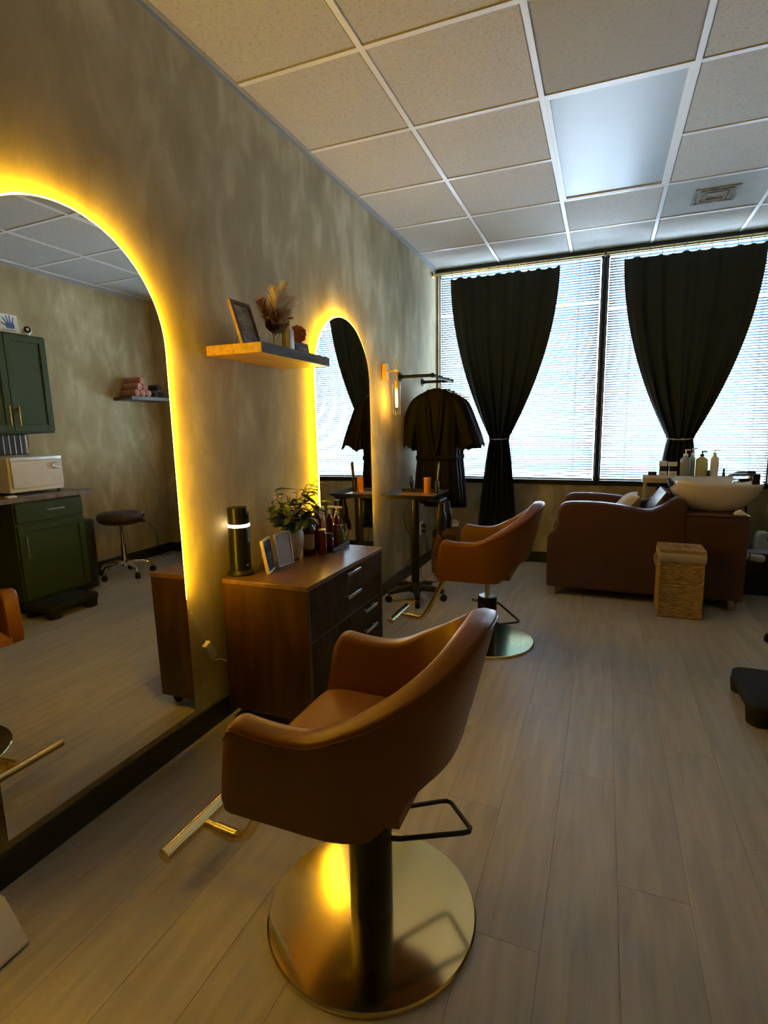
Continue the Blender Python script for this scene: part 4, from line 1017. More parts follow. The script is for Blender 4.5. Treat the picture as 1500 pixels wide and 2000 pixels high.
hb = thing('hair_brush', 'dark paddle brush leaning on the tray cart rim', 'brush', (0.17, 1.745, 0.7748))
build(MB().ball((0, 0, 0.075), 0.010, 0.034, 0.052, 18, 12, Matrix.Rotation(0.35, 3, 'X')), 'paddle', GLOSSB, hb, local=True)
build(MB().tube([(0, 0.012, 0.036), (0, 0.022, 0.004)], 0.008, 10), 'grip', BLACKP, hb, local=True)
# hair dryers hanging from the rail
for k, (x, y, lab) in enumerate(((0.452, 1.57, 'black hair dryer hanging from the tray cart, nearer the post'), (0.462, 1.69, 'black hair dryer hanging from the tray cart, nearer the window'))):
    t = thing('hair_dryer', lab, 'hair dryer', (x, y, 0.60), group='hair dryers on the tray cart')
    build(MB().lathe([(0.030, -0.075), (0.036, -0.06), (0.040, 0.0), (0.037, 0.05), (0.026, 0.075), (0.024, 0.125)], 24, (0, 0, 0.0)), 'barrel', BLACKP, t, local=True)
    build(MB().tube([(-0.02, 0, -0.02), (-0.045, 0, -0.085), (-0.05, 0, -0.125)], [0.020, 0.019, 0.015], 14), 'handle', BLACKP, t, local=True)
    build(MB().lathe([(0.031, -0.078), (0.031, -0.074), (0.005, -0.0735)], 20), 'rear_grille', CHROME, t, local=True)
def cable(label, pts, r=0.0028, cm=None):
    o = build(MB().tube(arc_pts(pts, 8), r, 6), 'power_cable', cm or RUBBER); tag(o, label, 'cable', 'black cables by the tray cart'); return o
cable('black cable hanging left of the cart post down to the floor', [(0.235, 1.53, 0.755), (0.17, 1.56, 0.62), (0.20, 1.60, 0.48), (0.235, 1.66, 0.38), (0.17, 1.66, 0.25), (0.16, 1.62, 0.13), (0.20, 1.70, 0.004), (0.30, 1.80, 0.004)])
cable('black cable drooping from the outlet plug to the floor', [(0.030, 2.49, 0.315), (0.09, 2.40, 0.22), (0.10, 2.3, 0.13), (0.09, 2.2, 0.05), (0.14, 2.1, 0.0035), (0.24, 2.0, 0.0035), (0.30, 2.1, 0.0035), (0.20, 2.22, 0.0035)])
cable('black cable looping under the hair dryers', [(0.40, 1.57, 0.47), (0.38, 1.60, 0.36), (0.42, 1.68, 0.31), (0.44, 1.71, 0.40), (0.412, 1.69, 0.472)])
ou = thing('wall_outlet', 'white wall outlet with black plugs behind the tray cart', 'outlet', (0.0, 2.49, 0.355))
build(MB().box(0.0, 0.008, 2.45, 2.53, 0.30, 0.415), 'cover_plate', WHITEP, ou, bevel=0.002)
build(MB().box(0.0082, 0.05, 2.475, 2.505, 0.365, 0.395).box(0.0082, 0.045, 2.475, 2.505, 0.315, 0.345), 'plug', BLACKP, ou, bevel=0.004)
# tan bag under the robes
bg_ = thing('leather_bag', 'tan leather bag with white cloth inside, on the floor under the robes', 'bag', (0.285, 2.33, 0))
m = MB(); rows = []
for z, sx_, sy_ in ((0.003, 0.115, 0.075), (0.02, 0.125, 0.085), (0.15, 0.13, 0.085), (0.30, 0.12, 0.07), (0.42, 0.105, 0.052), (0.425, 0.098, 0.046), (0.30, 0.11, 0.06)):
    rows.append([(sx_ * math.copysign(abs(math.cos(a)) ** 0.55, math.cos(a)), sy_ * math.copysign(abs(math.sin(a)) ** 0.55, math.sin(a)), z) for a in [2 * PI * k / 40 for k in range(40)]])
m.grid(rows, cv=True); m.f.append(tuple(range(39, -1, -1))); m.f.append(tuple(range(240, 280)))
build(m, 'body', BAGL, bg_, local=True, smooth=45)
build(MB().box(-0.02, 0.105, -0.095, -0.088, 0.20, 0.36), 'front_pocket', mat('dark_brown_leather', (0.055, 0.03, 0.02), 0.5), bg_, local=True, bevel=0.01)
build(MB().tube(arc_pts([(-0.06, -0.08, 0.30), (-0.075, -0.13, 0.22), (-0.055, -0.135, 0.13), (0.0, -0.13, 0.14), (0.0, -0.115, 0.24), (-0.02, -0.088, 0.30)], 8), 0.0045, 8), 'strap', BAGL, bg_, local=True)
m = MB()
for k in range(7):
    m.ball((0.02 + 0.055 * math.cos(k * 1.1), 0.03 * math.sin(k * 1.7), 0.435 + 0.012 * (k % 3)), 0.034, 0.024, 0.017, 12, 8)
m.ball((0.085, 0, 0.455), 0.03, 0.018, 0.012, 10, 6)
wc = thing('white_cloth', 'crumpled white cloth stuffed in the top of the tan bag', 'cloth', (0.285, 2.33, 0.43))
wcm = m.xf(Matrix.Translation((0, 0, -0.43)))
build(wcm, 'folds', mat('white_cotton', (0.70, 0.69, 0.66), 0.85, 0, 0.05), wc, local=True)

# ------------------------------------------------------------------ curtains on a rod
RY, RDZ = 2.868, 2.632
cr = thing('curtain_rod', 'brass curtain rod running along the windows under the ceiling', 'curtain rod', (1.38, RY, RDZ))
build(MB().tube([(0.012, RY, RDZ), (PX - 0.02, RY, RDZ)], 0.0115, 14), 'rod', BRASS, cr)
build(MB().lathe([(0.026, 0), (0.026, 0.006), (0.015, 0.010), (0.015, 0.03)], 20, (0.0, RY, RDZ), Matrix.Rotation(PI / 2, 3, 'Y')), 'wall_socket', BRASS, cr)
build(MB().box(MUL - 0.008, MUL + 0.008, RY - 0.012, YW - 0.02, RDZ - 0.004, RDZ + 0.018).box(MUL - 0.012, MUL + 0.012, YW - 0.026, YW - 0.0205, RDZ - 0.03, RDZ + 0.03), 'bracket', BLACKM, cr, bevel=0.002)
def curtain(xl, xr, tl, tr, bl, brr, zt, ztie, zb, label, rings, seed):
    t = thing('window_curtain', label, 'curtain', ((tl + tr) / 2, RY, zb), group='black curtains tied in the middle')
    random.seed(seed); nu, nv = 121, 60; P = []
    nf = 5.5; ph = [random.uniform(0, 6) for _ in range(4)]
    for j in range(nv):
        v = j / (nv - 1); z = zt + (zb - zt) * v
        if z >= ztie:
            f = ((zt - z) / (zt - ztie)) ** 1.9; a, b = xl + (tl - xl) * f, xr + (tr - xr) * f
            dep = 0.020 + 0.020 * f
        else:
            f = ((ztie - z) / (ztie - zb)); g = f ** 0.75
            a, b = tl + (bl - tl) * g, tr + (brr - tr) * g; dep = 0.034 - 0.008 * f
        row = []
        for i in range(nu):
            u = i / (nu - 1)
            wv = math.sin(2 * PI * nf * u + ph[0] + 0.7 * math.sin(2 * PI * u + ph[1])) * 0.72 + 0.28 * math.sin(2 * PI * 2.3 * nf * u + ph[2] + v * 1.5)
            broad = 0.6 * math.sin(2 * PI * 2.1 * u + ph[3])
            x = a + (b - a) * u + 0.004 * math.sin(14 * u + 5 * v)
            zz = z
            if j == 0: zz = z - 0.010 * (0.5 + 0.5 * math.cos(2 * PI * (rings - 1) * u + PI))
            bul = 0.018 * math.sin(PI * u) * math.exp(-((z - ztie) / 0.10) ** 2)
            row.append((x, RY - 0.016 - bul + dep * (wv + broad) * 0.8, zz))
        P.append(row)
    build(MB().grid(P), 'cloth', CURT, t, solid=0.003, smooth=80)
    cx_ = (tl + tr) / 2
    tie = [(cx_ + (tr - tl) / 2 * 1.04 * math.cos(a), RY - 0.016 + 0.060 * math.sin(a), ztie + 0.004 * math.cos(2 * a)) for a in [2 * PI * k / 40 for k in range(40)]]
    tb = build(MB().tube(tie, 0.0045, 8, closed=True), 'tieback_cord', mat('pale_grey_cord', (0.45, 0.44, 0.40), 0.6), t)
    build(MB().ball((cx_ + 0.01, RY - 0.080, ztie), 0.011, 0.006, 0.007, 10, 8), 'tieback_knot', MATS['pale_grey_cord'], tb)
    for k in range(rings):
        u = k / (rings - 1); x = xl + (xr - xl) * (0.015 + 0.97 * u)
        rg = [(x + 0.004 * math.sin(a), RY + 0.0155 * math.cos(a), RDZ - 0.004 + 0.0165 * math.sin(a)) for a in [2 * PI * q / 20 for q in range(20)]]
        r_ = build(MB().tube(rg, 0.0017, 6, closed=True), 'ring', BLACKM, t)
        build(MB().tube([(x, RY, RDZ - 0.0205), (x + 0.006, RY - 0.006, RDZ - 0.036), (x, RY - 0.014, zt - 0.006)], 0.0016, 6), 'clip', BLACKM, r_)
    return t
curtain(0.170, 1.112, 0.545, 0.722, 0.445, 0.812, 2.578, 1.151, 0.27, 'black curtain tied in the middle, over the left window', 12, 3)
curtain(1.604, 2.566, 1.992, 2.174, 1.90, 2.27, 2.575, 1.140, 0.27, 'black curtain tied in the middle, over the right window', 12, 8)

# ------------------------------------------------------------------ shampoo unit
su = thing('shampoo_chair', 'chestnut leather shampoo lounge with rolled arms by the window', 'salon chair', (1.78, 2.30, 0))
side = [(1.152, 0.062), (1.150, 0.43), (1.165, 0.462), (1.212, 0.515), (1.218, 0.60), (1.222, 0.645), (1.240, 0.683), (1.268, 0.702), (1.31, 0.711), (1.42, 0.714), (1.52, 0.711), (1.64, 0.699), (1.74, 0.681), (1.80, 0.671), (1.845, 0.674), (1.90, 0.702), (1.955, 0.745), (1.985, 0.762), (2.012, 0.765), (2.038, 0.752), (2.056, 0.725), (2.064, 0.69), (2.066, 0.062)]
for y0, y1 in ((1.990, 2.085), (2.545, 2.640)):
    build(MB().prism(side, y0, y1, 'y'), 'arm', SOFA, su, bevel=0.020, seg=4)
build(MB().box(1.165, 1.84, 2.087, 2.543, 0.10, 0.36), 'seat_base', SOFA, su, bevel=0.015)
P = []
for i in range(19):
    u = i / 18; row = []
    for j in range(13):
        v = -1 + 2 * j / 12; e = (1 - abs(v) ** 6) ** 0.4
        row.append((1.150 + 0.66 * u, 2.315 + 0.226 * v, 0.385 + 0.10 * e * (1 - abs(2 * u - 1) ** 8) ** 0.4 + 0.012 * math.sin(PI * u)))
    P.append(row)
m = MB().grid(P); edge = [P[i][0] for i in range(19)] + [P[18][j] for j in range(1, 13)] + [P[i][12] for i in range(17, -1, -1)] + [P[0][j] for j in range(11, 0, -1)]
m.grid([edge, [(q[0], q[1], 0.362) for q in edge]], cv=True)
build(m, 'seat_cushion', SOFA, su, smooth=60)
bk = [(1.72, 0.44), (1.76, 0.52), (1.90, 0.735), (1.935, 0.785), (1.952, 0.79), (1.965, 0.775), (1.968, 0.65), (1.968, 0.45)]
build(MB().prism(bk, 2.087, 2.543, 'y'), 'backrest', SOFA, su, bevel=0.02, seg=3)
build(MB().box(2.024, 2.424, 1.994, 2.636, 0.070, 0.640), 'rear_housing', SOFA, su, bevel=0.012, seg=3)
build(MB().box(2.014, 2.430, 1.990, 2.640, 0.6405, 0.655), 'housing_lid', SOFA, su, bevel=0.005)
build(MB().box(1.25, 2.40, 2.05, 2.58, 0.05, 0.068), 'plinth', BLACKM, su)
for x, y in ((1.205, 2.035), (1.205, 2.595), (2.36, 2.05), (2.36, 2.58)):
    build(MB().lathe([(0.020, 0.0), (0.022, 0.003), (0.022, 0.062)], 20, (x, y, 0)), 'foot', STEEL, su)
# throw pillow
pw = thing('throw_pillow', 'cream knit pillow lying on the shampoo lounge seat', 'pillow', (1.60, 2.33, 0.55))
m = MB(); Pt, Pb = [], []
for i in range(21):
    u = -1 + 2 * i / 20; ra, rb = [], []
    for j in range(21):
        v = -1 + 2 * j / 20; e = ((1 - u ** 4) * (1 - v ** 4)) ** 0.55
        x, y = 0.17 * u * (1 - 0.09 * (1 - v * v)), 0.165 * v * (1 - 0.09 * (1 - u * u))
        ra.append((x, y, 0.065 * e)); rb.append((x, y, -0.065 * e - 0.0005))
    Pt.append(ra); Pb.append(rb)
m.grid(Pt).grid(Pb, flip=True)
m.xf(Matrix.Translation((1.665, 2.315, 0.615)) @ Matrix.Rotation(math.radians(-50), 4, 'Y'))
build(m, 'cover', CREAMK, pw, smooth=60)
# ceramic wash basin
bs = thing('wash_basin', 'glossy cream ceramic hair-wash basin over the lounge back', 'basin', (2.26, 2.315, 0.655))
m = MB(); rows = []; seg = 56
for (cx_, rx, ry, z, nz_) in ((2.235, 0.155, 0.150, 0.656, 0), (2.235, 0.175, 0.165, 0.660, 0), (2.245, 0.225, 0.195, 0.70, 0.05), (2.255, 0.265, 0.218, 0.765, 0.3), (2.262, 0.282, 0.228, 0.822, 0.8), (2.263, 0.286, 0.231, 0.842, 1), (2.263, 0.281, 0.226, 0.850, 1), (2.262, 0.266, 0.211, 0.845, 1), (2.255, 0.248, 0.195, 0.79, 0.5), (2.245, 0.20, 0.16, 0.715, 0), (2.24, 0.05, 0.05, 0.70, 0)):
    row = []
    for k in range(seg):
        a = 2 * PI * k / seg; c, s = math.cos(a), math.sin(a)
        x = cx_ + rx * math.copysign(abs(c) ** 0.72, c); y = 2.315 + ry * math.copysign(abs(s) ** 0.8, s)
        dip = -0.045 * nz_ * math.exp(-((a - PI) / 0.34) ** 2)
        lift = 0.030 * nz_ * max(0, -c) * (abs(s) ** 0.5)
        row.append((x, y, z + dip + lift))
    rows.append(row)
m.grid(rows, cv=True); m.f.append(tuple(range(seg - 1, -1, -1))); m.f.append(tuple(range(10 * seg, 11 * seg)))
build(m, 'bowl', CERAM, bs, smooth=70)
nk = [(1.972 + 0.012 * math.cos(a), 2.315 + 0.10 * math.sin(a * 1.0), 0.815 + 0.03 * abs(math.sin(a))) for a in [-PI / 2 + PI * k / 16 for k in range(17)]]
build(MB().tube(nk, 0.017, 12), 'neck_rest', RUBBER, bs)
fa = build(MB().lathe([(0.020, 0.850), (0.021, 0.855), (0.018, 0.905), (0.012, 0.915)], 20, (2.475, 2.335, 0)), 'faucet', CHROME, bs)
build(MB().tube(arc_pts([(2.475, 2.335, 0.90), (2.44, 2.335, 0.915), (2.385, 2.33, 0.905), (2.345, 2.325, 0.885)], 6), [0.013] * 18 + [0.016], 12), 'spout', CHROME, fa)
build(MB().tube(arc_pts([(2.475, 2.30, 0.868), (2.478, 2.25, 0.905), (2.47, 2.215, 0.925), (2.43, 2.205, 0.925)], 6), 0.010, 10), 'lever', BLACKM, fa)
m = MB().box(2.452, 2.496, 2.150, 2.178, 0.846, 0.916); m.box(2.33, 2.496, 2.150, 2.178, 0.907, 0.918)
build(m, 'faucet_arm', BLACKM, bs, bevel=0.005)
sp = thing('shower_sprayer', 'black and chrome hand sprayer lying on the basin rim', 'sprayer', (2.37, 2.19, 0.853))
build(MB().lathe([(0.028, 0), (0.030, 0.004), (0.026, 0.014), (0.012, 0.018)], 20, (0, 0, 0.0)), 'head', CHROME, sp, local=True)
build(MB().tube([(0.01, 0, 0.014), (0.075, 0.015, 0.022)], [0.013, 0.010], 12), 'handle', BLACKP, sp, local=True)
dn = build(MB().tube(arc_pts([(2.475, 2.41, 0.735), (2.49, 2.45, 0.66), (2.49, 2.44, 0.50), (2.462, 2.46, 0.36), (2.455, 2.48, 0.10), (2.455, 2.50, 0.009)], 8), 0.008, 10), 'drain_hose', BLACKP)
tag(dn, 'black drain hose dropping from the wash basin to the floor', 'hose')
wn = thing('folded_cap', 'small white folded cloth on the lounge rear corner', 'cloth', (2.385, 2.05, 0.6555))
build(MB().prism([(-0.045, 0), (0.03, 0), (0.022, 0.012), (-0.005, 0.032), (-0.03, 0.022)], -0.03, 0.03, 'y'), 'fold', MATS['white_cotton'], wn, local=True, bevel=0.004)

# ------------------------------------------------------------------ seagrass hamper
hp = thing('laundry_hamper', 'tall woven seagrass hamper with lid and linen liner', 'hamper', (2.018, 1.852, 0))
HX, HY, HZ = 0.125, 0.115, 0.43
def weave_wall(ax0, ax1, n_u, n_v, z0, z1, fn):
    P = []
    for i in range(n_u * 4 + 1):
        u = i / (n_u * 4); row = []
        for j in range(n_v * 4 + 1):
            v = j / (n_v * 4); s = math.sin(PI * n_v * v); ps = PI * n_u * u
            k = int(v * n_v)
            d = 0.008 * abs(s) * (0.55 + 0.45 * math.sin(ps + (PI if k % 2 else 0)))
            row.append(fn(ax0 + (ax1 - ax0) * u, z0 + (z1 - z0) * v, d))
        P.append(row)
    return P
m = MB()
for fn, a in ((lambda p, z, d: (p, -HY - d, z), HX), (lambda p, z, d: (p, HY + d, z), HX)): m.grid(weave_wall(-a, a, 11, 23, 0.002, HZ, fn))
for fn, a in ((lambda p, z, d: (-HX - d, p, z), HY), (lambda p, z, d: (HX + d, p, z), HY)): m.grid(weave_wall(-a, a, 10, 23, 0.002, HZ, fn))
m.box(-HX + 0.002, HX - 0.002, -HY + 0.002, HY - 0.002, 0.0, HZ - 0.02)
build(m, 'woven_body', WICK, hp, local=True, smooth=60)
m = MB()
for x in (-HX, HX):
    for y in (-HY, HY): m.tube([(x, y, 0.002), (x, y, HZ)], 0.0065, 8)
for z in (0.012, 0.215): m.tube([(-HX - 0.004, -HY - 0.004, z), (HX + 0.004, -HY - 0.004, z), (HX + 0.004, HY + 0.004, z), (-HX - 0.004, HY + 0.004, z)], 0.0055, 8, closed=True)
build(m, 'corner_braid', WICK, hp, local=True)
P = []
for k in range(60):
    t_ = k / 60 * 4; sd = int(t_); f = t_ - sd
    c = [(-1, -1), (1, -1), (1, 1), (-1, 1)]; a, b = c[sd], c[(sd + 1) % 4]
    x, y = (a[0] + (b[0] - a[0]) * f) * (HX + 0.009), (a[1] + (b[1] - a[1]) * f) * (HY + 0.009)
    w_ = 0.003 * math.sin(k * 1.3)
    P.append([(x, y, HZ - 0.055 + w_), (x * 1.01, y * 1.01, HZ - 0.02), (x, y, HZ + 0.004)])
build(MB().grid(P, cu=True), 'liner', LINEN, hp, local=True, solid=0.003)
def lid_pt(u, v):
    return (-HX - 0.008 + (2 * HX + 0.016) * u, -HY - 0.008 + (2 * HY + 0.016) * v)
P = []
for i in range(61):
    row = []
    for j in range(45):
        u, v = i / 60, j / 44; x, y = lid_pt(u, v)
        k = int(v * 11); row.append((x, y, HZ + 0.024 + 0.0045 * abs(math.sin(PI * 11 * v)) * (0.55 + 0.45 * math.sin(PI * 15 * u + (PI if k % 2 else 0)))))
    P.append(row)
m = MB().grid(P); m.box(-HX - 0.008, HX + 0.008, -HY - 0.008, HY + 0.008, HZ + 0.006, HZ + 0.0245)
ld = build(m, 'lid', WICK, hp, local=True, smooth=60)
build(MB().tube(arc_pts([(-0.05, -0.02, HZ + 0.026), (-0.04, -0.02, HZ + 0.034), (0.03, -0.02, HZ + 0.034), (0.04, -0.02, HZ + 0.026)], 5), 0.004, 8), 'lid_handle', WICK, ld, local=True)
build(MB().tube(arc_pts([(-HX - 0.012, -0.06, HZ - 0.005), (-HX - 0.03, -0.07, HZ - 0.02), (-HX - 0.024, -0.075, HZ - 0.10)], 6), 0.003, 6).tube(arc_pts([(-HX - 0.012, -0.05, HZ - 0.005), (-HX - 0.035, -0.055, HZ - 0.03), (-HX - 0.03, -0.06, HZ - 0.085)], 6), 0.003, 6), 'tie_cord', LINEN, hp, local=True)

# ------------------------------------------------------------------ product trolley behind the lounge
tl = thing('product_trolley', 'pale yellow trolley shelf behind the wash basin', 'trolley', (2.1, 2.74, 0))
build(MB().box(1.815, 2.44, 2.665, 2.81, 0.795, 0.835), 'top_tray', YELLOWW, tl, bevel=0.004)
build(MB().box(1.815, 2.44, 2.665, 2.668, 0.835, 0.856).box(1.815, 1.818, 2.668, 2.81, 0.835, 0.856), 'tray_lip', WHITEP, tl, smooth=0)
for x in (1.84, 2.415):
    for y in (2.685, 2.79): build(MB().tube([(x, y, 0.0), (x, y, 0.796)], 0.011, 10), 'leg', YELLOWW, tl)
build(MB().box(1.83, 2.425, 2.675, 2.80, 0.30, 0.325), 'lower_shelf', YELLOWW, tl, bevel=0.003)
TP = 0.8355
G2 = 'hair-wash products behind the basin'
GREYB = mat('grey_bottle_plastic', (0.30, 0.32, 0.31), 0.35); CLEARB = mat('pale_blue_bottle', (0.42, 0.50, 0.50), 0.3); YELB = mat('pale_yellow_bottle', (0.46, 0.46, 0.22), 0.3)
bottle('wash_bottle', 'grey pump bottle with white pump behind the basin', (2.118, 2.735, TP), 0.036, 0.225, GREYB, WHITEP, None, 0.68, 0.4, None, True, group=G2)
bottle('wash_bottle', 'pale pump bottle half hidden behind the grey one', (2.172, 2.782, TP), 0.024, 0.232, CLEARB, WHITEP, None, 0.68, 0.4, None, True, group=G2)
bottle('wash_bottle', 'pale blue and yellow square bottle with dark pump', (2.232, 2.735, TP), 0.040, 0.212, YELB, BLACKP, None, 0.72, 0.32, LABEL, True, group=G2, sq=1.0)
bottle('wash_bottle', 'white square bottle with pale pump at the right of the row', (2.318, 2.745, TP), 0.032, 0.222, WHITEP, WHITEP, None, 0.72, 0.34, GREYINK, True, group=G2, sq=0.9)
bottle('dropper_bottle', 'tiny dark dropper bottle at the row end', (2.385, 2.735, TP), 0.011, 0.075, BLACKP, BLACKP, None, 0.6, 0.6, None, group=G2)
bottle('dropper_bottle', 'small black vial between the two square bottles', (2.277, 2.70, TP), 0.011, 0.065, BLACKP, BLACKP, None, 0.7, 0.7, None, group=G2)
for k, (x, lab) in enumerate(((1.962, 'black and white product box left of the pump bottles'), (2.032, 'black and white product box right next to the grey bottle'))):
    t = thing('product_box', lab, 'box', (x, 2.735, TP), group='boxed products behind the basin')
    build(MB().box(-0.028, 0.028, -0.028, 0.028, 0, 0.052), 'lower_carton', WHITEP, t, local=True, bevel=0.001)
    build(MB().box(-0.026, 0.026, -0.027, 0.027, 0.0522, 0.092), 'dark_jar', BLACKP, t, local=True, bevel=0.004)
    build(MB().box(-0.030, 0.030, -0.02, 0.03, 0.0922, 0.132 - 0.008 * k), 'upper_carton', WHITEP, t, local=True, bevel=0.001)
    build(MB().box(-0.018, 0.018, -0.0286, -0.0281, 0.028, 0.032).box(-0.014, 0.014, -0.0286, -0.0281, 0.02, 0.023), 'print', GREYINK, t, local=True, smooth=0)
sb = thing('foil_stack', 'flat dark stack of foils at the left trolley end', 'foils', (1.885, 2.735, TP))
build(MB().box(-0.035, 0.035, -0.04, 0.04, 0, 0.022), 'lower_stack', GREYB, sb, local=True, bevel=0.002)
build(MB().box(-0.03, 0.032, -0.038, 0.036, 0.0223, 0.048), 'upper_stack', BLACKP, sb, local=True, bevel=0.002)

# ------------------------------------------------------------------ right edge: black bin, white appliance, step
bb = thing('black_bin', 'low black storage box on the floor right of the shampoo lounge', 'box', (2.62, 2.60, 0))
m = MB().box(2.475, 2.735, 2.46, 2.80, 0.0, 0.275); build(m, 'body', BLACKP, bb, bevel=0.008)
build(MB().box(2.470, 2.738, 2.455, 2.805, 0.2755, 0.295), 'lid', BLACKP, bb, bevel=0.005)
wr = thing('white_roll', 'white rolled mat with navy strap lying in front of the black box', 'mat', (2.58, 2.43, 0.29))
build(MB().tube([(2.46, 2.425, 0.300), (2.49, 2.425, 0.298), (2.60, 2.425, 0.286), (2.622, 2.425, 0.284), (2.63, 2.425, 0.2835)], [0.020, 0.021, 0.029, 0.024, 0.012], 18), 'roll', WHITEP, wr)
build(MB().tube([(2.525, 2.425, 0.2955), (2.532, 2.425, 0.2945)], 0.0275, 18), 'strap', BLUE, wr)
bo = thing('pale_board', 'long pale board lying on the black box at the right edge', 'board', (2.60, 2.55, 0.296))
build(MB().box(2.47, 2.735, 2.47, 2.60, 0.2955, 0.318), 'panel', mat('pale_blue_board', (0.42, 0.46, 0.52), 0.4), bo, bevel=0.003)
build(MB().box(2.53, 2.735, 2.458, 2.4698, 0.296, 0.314), 'navy_edge', BLUE, bo, bevel=0.001)
ap = thing('white_heater', 'small white rounded appliance standing on the black box', 'appliance', (2.66, 2.67, 0.2955))
build(MB().prism([(-0.05, 0), (0.055, 0), (0.055, 0.10), (0.045, 0.135), (0.02, 0.15), (-0.02, 0.15), (-0.042, 0.135), (-0.05, 0.10)], -0.045, 0.045, 'y'), 'body', WHITEP, ap, local=True, bevel=0.012, seg=3)
build(MB().tube([(0.05, -0.05, 0.10), (0.05, 0.05, 0.10)], 0.028, 18), 'roller', WHITEP, ap, local=True)
build(MB().tube([(0.05, -0.054, 0.10), (0.05, -0.048, 0.10)], 0.031, 18), 'dark_ring', BLUE, ap, local=True)

stp = thing('step_platform', 'low black plastic step stool on the floor at the right', 'step', (2.30, 0.575, 0))
m = MB(); rows = []; seg = 48
for ins, z in ((0.0, 0.062), (0.0, 0.092), (0.006, 0.099), (0.016, 0.102)):
    rows.append([(2.278 + (0.155 - ins) * math.copysign(abs(math.cos(a)) ** 0.28, math.cos(a)), 0.575 + (0.215 - ins) * math.copysign(abs(math.sin(a)) ** 0.28, math.sin(a)), z) for a in [2 * PI * (k + 0.5) / seg for k in range(seg)]])
m.grid(rows, cv=True); m.f.append(tuple(range(seg - 1, -1, -1))); m.f.append(tuple(range(3 * seg, 4 * seg)))
build(m, 'top', RUBBER, stp, smooth=40)
for x in (2.172, 2.384):
    for y in (0.425, 0.725):
        build(MB().lathe([(0.040, 0.0), (0.046, 0.004), (0.052, 0.0615)], 24, (x, y, 0)), 'foot', RUBBER, stp)

# ------------------------------------------------------------------ right wall: green cabinets, counter and their things
def shaker(parent, y0, y1, z0, z1, x, name, handle=None, hv=True):
    """raised frame-and-panel front facing -x at x"""
    rw = 0.050
    d = build(MB().box(x - 0.020, x, y0, y0 + rw, z0, z1).box(x - 0.020, x, y1 - rw, y1, z0, z1).box(x - 0.020, x, y0 + rw, y1 - rw, z0, z0 + rw).box(x - 0.020, x, y0 + rw, y1 - rw, z1 - rw, z1), name, GREEN, parent, bevel=0.002)
    build(MB().box(x - 0.010, x - 0.002, y0 + rw - 0.001, y1 - rw + 0.001, z0 + rw - 0.001, z1 - rw + 0.001), 'panel', GREEN, d, smooth=0)
    if handle:
        hy, hz, hl = handle
        a = (0, 0, hl) if hv else (0, hl, 0)
        q = Vector((x - 0.048, hy, hz)); v = Vector(a)
        h = MB().tube([q - v, q + v], 0.0055, 10)
        for s in (-0.75, 0.75): h.tube([q + v * s, q + v * s + Vector((0.029, 0, 0))], 0.0045, 8)
        build(h, 'handle', BRASS if hv and z0 > 1 else STEEL, d)
    return d
CXU = W - 0.33; CXL = W - 0.60
uc = thing('wall_cabinet', 'green upper wall cabinet with two panelled doors and brass pulls', 'cabinet', (W - 0.16, 0.69, 1.33))
build(MB().box(CXU, W - 0.001, 0.35, 1.025, 1.33, 2.085), 'body', GREEN, uc, bevel=0.002)
shaker(uc, 0.690, 1.018, 1.345, 2.075, CXU - 0.001, 'door', (0.722, 1.46, 0.075))
shaker(uc, 0.356, 0.684, 1.345, 2.075, CXU - 0.001, 'door', (0.652, 1.46, 0.075))
lc = thing('base_cabinet', 'green base cabinet with one drawer and a panelled door', 'cabinet', (W - 0.3, 0.72, 0))
build(MB().box(CXL, W - 0.014, 0.42, 0.975, 0.09, 0.828), 'body', GREEN, lc, bevel=0.002)
build(MB().box(CXL + 0.06, W - 0.014, 0.43, 0.965, 0.0, 0.0895), 'toe_kick', BLACKP, lc)
dw = build(MB().box(CXL - 0.02, CXL - 0.001, 0.430, 0.967, 0.675, 0.815), 'drawer', GREEN, lc, bevel=0.004)
h = MB().tube([(CXL - 0.048, 0.65, 0.752), (CXL - 0.048, 0.79, 0.752)], 0.0055, 10)
for y in (0.665, 0.775): h.tube([(CXL - 0.048, y, 0.752), (CXL - 0.02, y, 0.752)], 0.0045, 8)
build(h, 'handle', STEEL, dw)
shaker(lc, 0.430, 0.967, 0.105, 0.655, CXL - 0.001, 'door', (0.468, 0.50, 0.08))
ct = thing('countertop', 'brown speckled laminate countertop on the green base cabinet', 'countertop', (W - 0.3, 0.45, 0.83))
build(MB().box(CXL - 0.035, W - 0.001, -0.75, 1.075, 0.829, 0.866), 'slab', COUNTER, ct, bevel=0.004)
build(MB().box(CXL + 0.02, W - 0.02, -0.75, -0.72, 0.0, 0.8285), 'end_panel', GREEN, ct)
sd = thing('towel_warmer', 'white towel warmer box with a grey handle on the counter', 'towel warmer', (W - 0.28, 0.74, 0.8665))
build(MB().box(2.615, 2.92, 0.530, 0.962, 0.885, 1.150), 'body', WHITEP, sd, bevel=0.008)
wd_ = build(MB().box(2.598, 2.6148, 0.545, 0.955, 0.915, 1.120), 'door', mat('warm_white_enamel', (0.62, 0.58, 0.54), 0.35), sd, bevel=0.004)
build(MB().tube(arc_pts([(2.596, 0.93, 1.095), (2.585, 0.90, 1.095), (2.584, 0.865, 1.088), (2.584, 0.86, 1.072), (2.585, 0.87, 1.058), (2.585, 0.90, 1.053), (2.596, 0.93, 1.053)], 6), 0.006, 10), 'handle', STEEL, wd_)
build(MB().box(2.60, 2.6148, 0.545, 0.955, 1.124, 1.146), 'control_strip', STEEL, sd, bevel=0.002)
for x in (2.64, 2.90):
    for y in (0.56, 0.93): build(MB().lathe([(0.012, 0.8668), (0.012, 0.886)], 12, (x, y, 0)), 'foot', BLACKP, sd)
